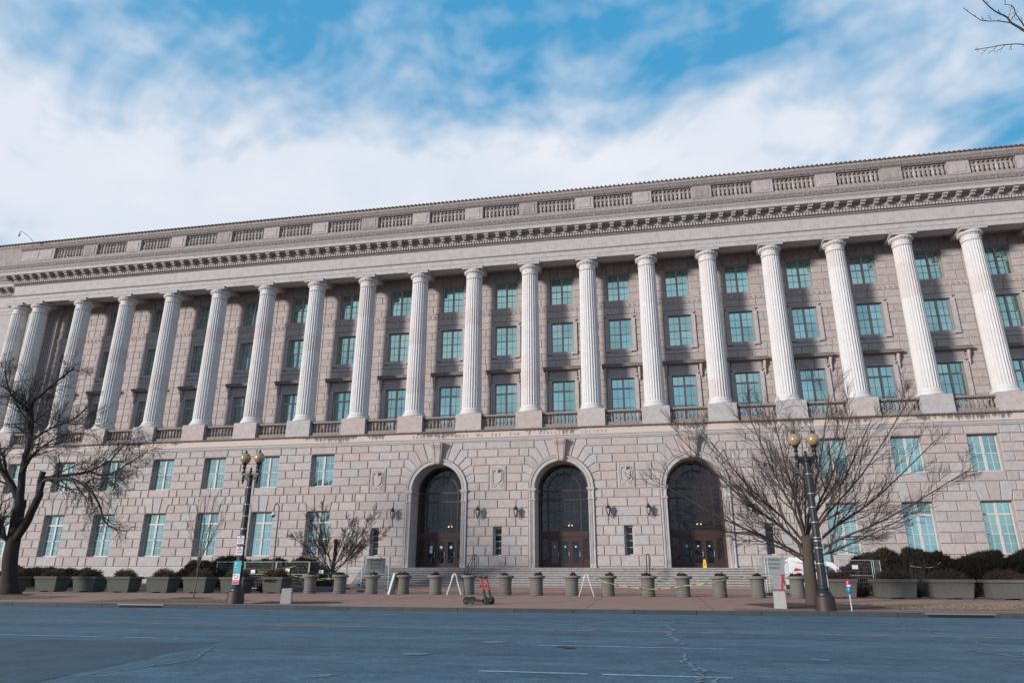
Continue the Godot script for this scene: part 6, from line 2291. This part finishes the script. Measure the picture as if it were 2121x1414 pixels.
	hedge("yew_hedge", "dark yew hedge below the windows behind the wire fence", -24.0, -12.3, 12.8, 2.2, 2.45, 16000)
	hedge("yew_hedge", "tall dark brown-green yew hedge behind the long planters", 21.2, 36.0, 12.5, 2.8, 2.95, 24000)
	hedge("low_hedge", "dark low hedge beneath the windows beside the old tree", -40.0, -30.5, 13.0, 2.0, 1.6, 5000)
	# temporary fence
	var lf := [Vector3(-20.4, 0, 13.6), Vector3(-18.0, 0, 13.9), Vector3(-15.5, 0, 14.1), Vector3(-13.0, 0, 14.2), Vector3(-11.2, 0, 12.0), Vector3(-10.6, 0, 9.6)]
	var fl := ["wire fence panel nearest the dark yew hedge end", "wire fence panel with a strand of yellow tape and a white tag", "wire fence panel behind the leftmost round planters", "wire fence panel in front of the small bare tree", "wire fence panel angling back towards the steps"]
	for i in lf.size() - 1:
		var a: Vector3 = lf[i]
		var b: Vector3 = lf[i + 1]
		a.y = gy(a.z)
		b.y = gy(b.z)
		fence_panel(a, b - Vector3(0.06, 0, 0), 1.85, fl[i])
	fence_panel(Vector3(-8.35, gy(16.2), 16.2), Vector3(-7.2, gy(14.4), 14.4), 1.85, "wire fence panel turned end on beside the foot of the steps")
	fence_panel(Vector3(-10.5, gy(9.0), 9.0), Vector3(-8.4, gy(8.6), 8.6), 1.85, "wire fence panel before the grey notice board")
	fence_panel(Vector3(16.6, gy(16.4), 16.4), Vector3(17.75, gy(16.0), 16.0), 2.0, "wire fence panel standing in front of the loader")
	fence_panel(Vector3(16.4, gy(12.6), 12.6), Vector3(16.55, gy(15.6), 15.6), 2.0, "wire fence panel seen almost end on by the right of the steps")
	fence_panel(Vector3(20.6, gy(15.6), 15.6), Vector3(22.3, gy(15.9), 15.9), 1.9, "wire fence panel behind the planter with rusty foliage")
	fence_panel(Vector3(22.4, gy(15.9), 15.9), Vector3(23.1, gy(14.6), 14.6), 1.9, "wire fence panel leaning against the tall dark hedge")
	for e in [[-17.3, 1.72, 14.0, "white tag wired to the fence by the yew hedge"], [-14.6, 1.80, 14.2, "white tag wired to the fence behind the round planters"], [-12.4, 1.72, 13.6, "white tag wired to the fence before the small tree"], [21.4, 2.0, 15.86, "white tag wired to the fence by the loader"]]:
		var m := MB.new()
		m.chamfer_box(Vector3(-0.16, -0.11, -0.008), Vector3(0.16, 0.11, 0.008), 0.004)
		m.box(Vector3(0, 0.02, 0.0095), Vector3(0.22, 0.03, 0.003))
		var t := part("fence_tag", m, M.sign_white, self, Vector3(e[0], e[1], e[2] + 0.03))
		tag(t, e[3], "tag")
	# notice boards beside the steps
	for e in [[-10.6, 8.2, 0.0, "grey notice board with the service name left of the steps"], [17.9, 9.6, 0.0, "grey notice board with the service name right of the steps"]]:
		var o := thing("notice_board", e[3], "sign", Vector3(e[0], gy(e[1]), e[1]), e[2])
		var b := MB.new()
		b.box(Vector3(0, 1.55, 0), Vector3(1.5, 1.1, 0.05))
		part("board", b, M.sign_grey, o)
		for x in [-0.65, 0.65]:
			var q := MB.new()
			q.rod(Vector3(x, 0, -0.05), Vector3(x, 2.1, -0.05), 0.03)
			part("post", q, M.galvanised, o)
		for i in 3:
			part("lettering", text_mesh(["INTERNAL", "REVENUE", "SERVICE"][i], 0.2, 0.01), M.loader_dark, o, Vector3(0, 1.93 - i * 0.26, 0.03))
	# barrier tape
	tape("yellow barrier tape tied between lamp post and wire fence", [Vector3(-9.0, 1.75, 29.1), Vector3(-12.0, 2.05, 18.0), Vector3(-17.0, 1.7, 14.0)], 0.12)
	tape("yellow barrier tape hanging across the fence behind the first round planters", [Vector3(-14.9, 1.75, 14.25), Vector3(-13.3, 1.30, 14.3), Vector3(-11.2, 1.30, 15.5), Vector3(-8.4, 1.32, 16.3), Vector3(-6.0, 1.30, 14.6)], 0.06)
	tape("yellow barrier tape rising over the fence beside the small tree", [Vector3(-11.6, 1.12, 17.6), Vector3(-9.8, 1.35, 16.6), Vector3(-8.9, 1.85, 15.8)], 0.05)
	tape("yellow barrier tape sagging past the round planters to the right of the second barricade", [Vector3(6.35, 1.58, 19.2), Vector3(7.53, 1.12, 19.35), Vector3(9.75, 0.80, 19.6), Vector3(11.65, 0.98, 19.65), Vector3(13.4, 1.25, 19.85), Vector3(14.2, 1.36, 19.5)], 0.05)
	tape("yellow barrier tape running up from a round planter to the wire fence before the loader", [Vector3(13.7, 1.30, 19.85), Vector3(15.3, 1.55, 18.9), Vector3(16.6, 1.65, 16.5)], 0.05)
	tape("yellow barrier tape draped over the twiggy bush before the hedge", [Vector3(23.9, 2.05, 17.2), Vector3(25.0, 1.98, 17.3), Vector3(25.5, 2.25, 17.0)], 0.06)
	tape("torn yellow tape knotted round the plants of a round planter", [Vector3(-6.8, 1.52, 18.9), Vector3(-6.6, 1.75, 18.8), Vector3(-6.45, 1.5, 18.95)], 0.02)
	# scooters
	scooter(Vector3(1.72, gy(28.05) - 0.002, 28.05), 0.0, "red and black electric scooter standing nearest the kerb")
	scooter(Vector3(1.88, gy(27.6) - 0.002, 27.6), -0.05, "red and black electric scooter parked behind its twin")
	a_frame(Vector3(-1.47, gy(18.75), 18.75), 0.33, "white folding barricade between two round planters near the first arch")
	a_frame(Vector3(6.34, gy(19.2), 19.2), 0.10, "white folding barricade with yellow tape tied to its top")
	var lb := thing("leaning_board", "white barricade board seen edge on, leaning beside a round planter", "barricade", Vector3(-5.5, gy(18.5), 18.5))
	var lm := MB.new()
	lm.xf = Transform3D(Basis(Vector3.BACK, -0.26), Vector3(0, 0, 0))
	lm.box(Vector3(0.05, 0.62, 0), Vector3(0.11, 1.22, 0.9))
	part("board", lm, M.white_board, lb)
	var ls := MB.new()
	ls.rod(Vector3(0.36, 1.1, 0), Vector3(0.62, 0.0, 0), 0.02)
	part("strut", ls, M.white_board, lb)
	bollard_block(Vector3(-6.78, gy(28.7), 28.7), 0.35, "square concrete post with a small orange plate left of the plaza")
	var pl := MB.new()
	pl.box(Vector3(0, 0, 0), Vector3(0.16, 0.10, 0.008))
	var plate := part("small_plate", pl, M.sign_red, self, Vector3(-6.78, gy(28.7), 28.7) + Vector3(0.235, 0.46, 0.03).rotated(Vector3.UP, 0.35))
	plate.rotation.y = 0.35 + PI / 2
	tag(plate, "small orange-red plate fixed to the square concrete post", "plate")
	bollard_block(Vector3(15.2, gy(28.4), 28.4), -0.1, "square concrete post on the bark bed by the vase-shaped tree")
	# parking meter
	var pmo := thing("parking_meter", "parking meter with blue body and red cap on a thin pole", "parking meter", Vector3(17.66, gy(29.6), 29.6))
	var pp := MB.new()
	pp.rod(Vector3(0, 0, 0), Vector3(0, 0.66, 0), 0.03, 10)
	part("pole", pp, M.meter_pole, pmo)
	var pb := MB.new()
	pb.lathe([Vector2(0.04, 0.62), Vector2(0.08, 0.68), Vector2(0.095, 0.76), Vector2(0.09, 0.86), Vector2(0.07, 0.90)], 12)
	part("body", pb, M.meter_blue, pmo)
	var pg := MB.new()
	pg.chamfer_box(Vector3(-0.06, 0.90, -0.05), Vector3(0.06, 1.0, 0.05), 0.02)
	part("display", pg, M.sign_white, pmo)
	var pr := MB.new()
	pr.lathe([Vector2(0.08, 0.98), Vector2(0.105, 1.02), Vector2(0.10, 1.10), Vector2(0.06, 1.15), Vector2(0.0, 1.16)], 12)
	part("cap", pr, M.meter_red, pmo)
	cctv_pole(Vector3(-15.5, gy(14.6), 14.6), 5.75, "gooseneck pole with a white domed camera above the yew hedge")
	var rc := thing("roof_camera", "small dark camera on a curved arm above the end of the roof", "security camera", Vector3(-57.6, 36.82, 0.5))
	var rcm := MB.new()
	rcm.tube(PackedVector3Array([Vector3(0, 0, 0), Vector3(0, 0.8, 0.1), Vector3(-0.5, 1.4, 0.25), Vector3(-1.5, 2.1, 0.5), Vector3(-1.7, 2.05, 0.5)]), PackedFloat32Array([0.035, 0.035, 0.03, 0.03, 0.03]), 6)
	part("arm", rcm, M.rail_metal, rc)
	var rcd := MB.new()
	rcd.xf = Transform3D(Basis(), Vector3(-1.7, 1.55, 0.5))
	rcd.lathe([Vector2(0.0, -0.14), Vector2(0.12, -0.07), Vector2(0.16, 0.05), Vector2(0.14, 0.2), Vector2(0.06, 0.4), Vector2(0.0, 0.5)], 12)
	part("dome", rcd, M.camera_grey, rc)
	# wet floor sign
	var wf := thing("floor_sign", "yellow folding wet-floor sign before the doors of the third arch", "sign", Vector3(14.0, 2.13, 1.55))
	for s in [-1.0, 1.0]:
		var b := MB.new()
		b.prism(PackedVector2Array([Vector2(-0.15, 0.0), Vector2(0.15, 0.0), Vector2(0.09, 0.62), Vector2(0.05, 0.66), Vector2(-0.05, 0.66), Vector2(-0.09, 0.62)]), -0.008, 0.008, true)
		var q := part("leaf", b, M.caution_yellow, wf, Vector3(0, 0, s * 0.14))
		q.rotation.x = -s * 0.21
		var e := MB.new()
		e.prism(PackedVector2Array([Vector2(-0.05, 0.28), Vector2(0.05, 0.28), Vector2(0.0, 0.40)]), 0.009, 0.011, true)
		e.box(Vector3(0, 0.20, 0.010), Vector3(0.13, 0.03, 0.003))
		e.box(Vector3(0, 0.50, 0.010), Vector3(0.10, 0.03, 0.003))
		var pq := part("print", e, M.tape_black, q)
		if s < 0:
			pq.rotation.y = PI
	# stacked plates and a red beam left by the works
	var sp := thing("steel_plates", "low stack of dark metal plates on the paving behind round planters", "plates", Vector3(-12.0, gy(15.8), 15.8), 0.12)
	for i in 3:
		var m := MB.new()
		m.box(Vector3(i * 0.12, 0.05 + i * 0.10, -i * 0.06), Vector3(2.9, 0.08, 1.3))
		part("plate", m, M.plate_metal, sp)
	var rb := thing("red_prop", "bright red bar leaning against the wire fence before the loader", "bar", Vector3(17.2, gy(16.35), 16.35))
	var rbm := MB.new()
	rbm.xf = Transform3D(Basis(Vector3.BACK, -0.13), Vector3.ZERO)
	rbm.box(Vector3(0, 0.55, 0), Vector3(0.11, 1.1, 0.05))
	part("bar", rbm, M.sign_red, rb)
	loader(Vector3(19.5, gy(14.0), 14.0), 0.06)
	# pendant lamps glimmer inside the lobbies
	for a in ARCHES:
		var o := thing("pendant_lamp", "small lit pendant lamp behind the glass of the %s arch" % ["first", "middle", "third"][ARCHES.find(a)], "lamp", Vector3(a + 0.3, 5.75, -2.6), 0.0, "lit lamps in the lobbies")
		var m := MB.new()
		for s in [-0.16, 0.16]:
			m.xf = Transform3D(Basis(), Vector3(s, 0, 0))
			m.lathe([Vector2(0.0, -0.05), Vector2(0.04, -0.03), Vector2(0.045, 0.0), Vector2(0.035, 0.035), Vector2(0.0, 0.05)], 10)
		part("bulb", m, M.pendant_glow, o)
		var c := MB.new()
		c.rod(Vector3(0, 0.1, 0), Vector3(0, 3.0, 0), 0.012, 5)
		c.rod(Vector3(-0.16, 0.08, 0), Vector3(0.16, 0.08, 0), 0.012, 5)
		part("stem", c, M.rail_metal, o)
		var l := OmniLight3D.new()
		l.light_color = Color(1.0, 0.78, 0.5)
		l.light_energy = 0.25
		l.omni_range = 12.0
		l.omni_attenuation = 2.0
		l.light_size = 0.06
		l.shadow_enabled = true
		l.position = Vector3(0, 0, 0.12)
		o.add_child(l)


func _ready() -> void:
	rng.seed = 20240
	# ---- camera
	var cam := Camera3D.new()
	cam.position = EYE
	cam.rotation = Vector3(0.326, 0.1952, 0.0032)
	cam.fov = 52.04
	cam.near = 0.1
	cam.far = 2500.0
	cam.current = true
	add_child(cam)
	# ---- sky
	var env := Environment.new()
	env.background_mode = Environment.BG_SKY
	var sm := PanoramaSkyMaterial.new()
	sm.panorama = make_sky()
	sm.energy_multiplier = 1.0
	var sky := Sky.new()
	sky.sky_material = sm
	env.sky = sky
	env.tonemap_mode = Environment.TONE_MAPPER_LINEAR
	env.tonemap_exposure = 0.96
	env.sdfgi_enabled = true
	env.ssao_enabled = true
	env.ssil_enabled = true
	var we := WorldEnvironment.new()
	we.environment = env
	add_child(we)
	# ---- low hazy sun from the left
	var sun := DirectionalLight3D.new()
	sun.light_energy = 1.6
	sun.light_color = Color(1.0, 0.965, 0.93)
	sun.light_angular_distance = 8.0
	sun.shadow_enabled = true
	var towards := Vector3(-sin(deg_to_rad(46)) * cos(deg_to_rad(12)), sin(deg_to_rad(12)), cos(deg_to_rad(46)) * cos(deg_to_rad(12)))
	sun.look_at_from_position(towards * 100.0, Vector3.ZERO, Vector3.UP)
	add_child(sun)
	make_materials()
	build_ground()
	build_markings()
	build_building()
	build_steps()
	build_street()
	build_trees()
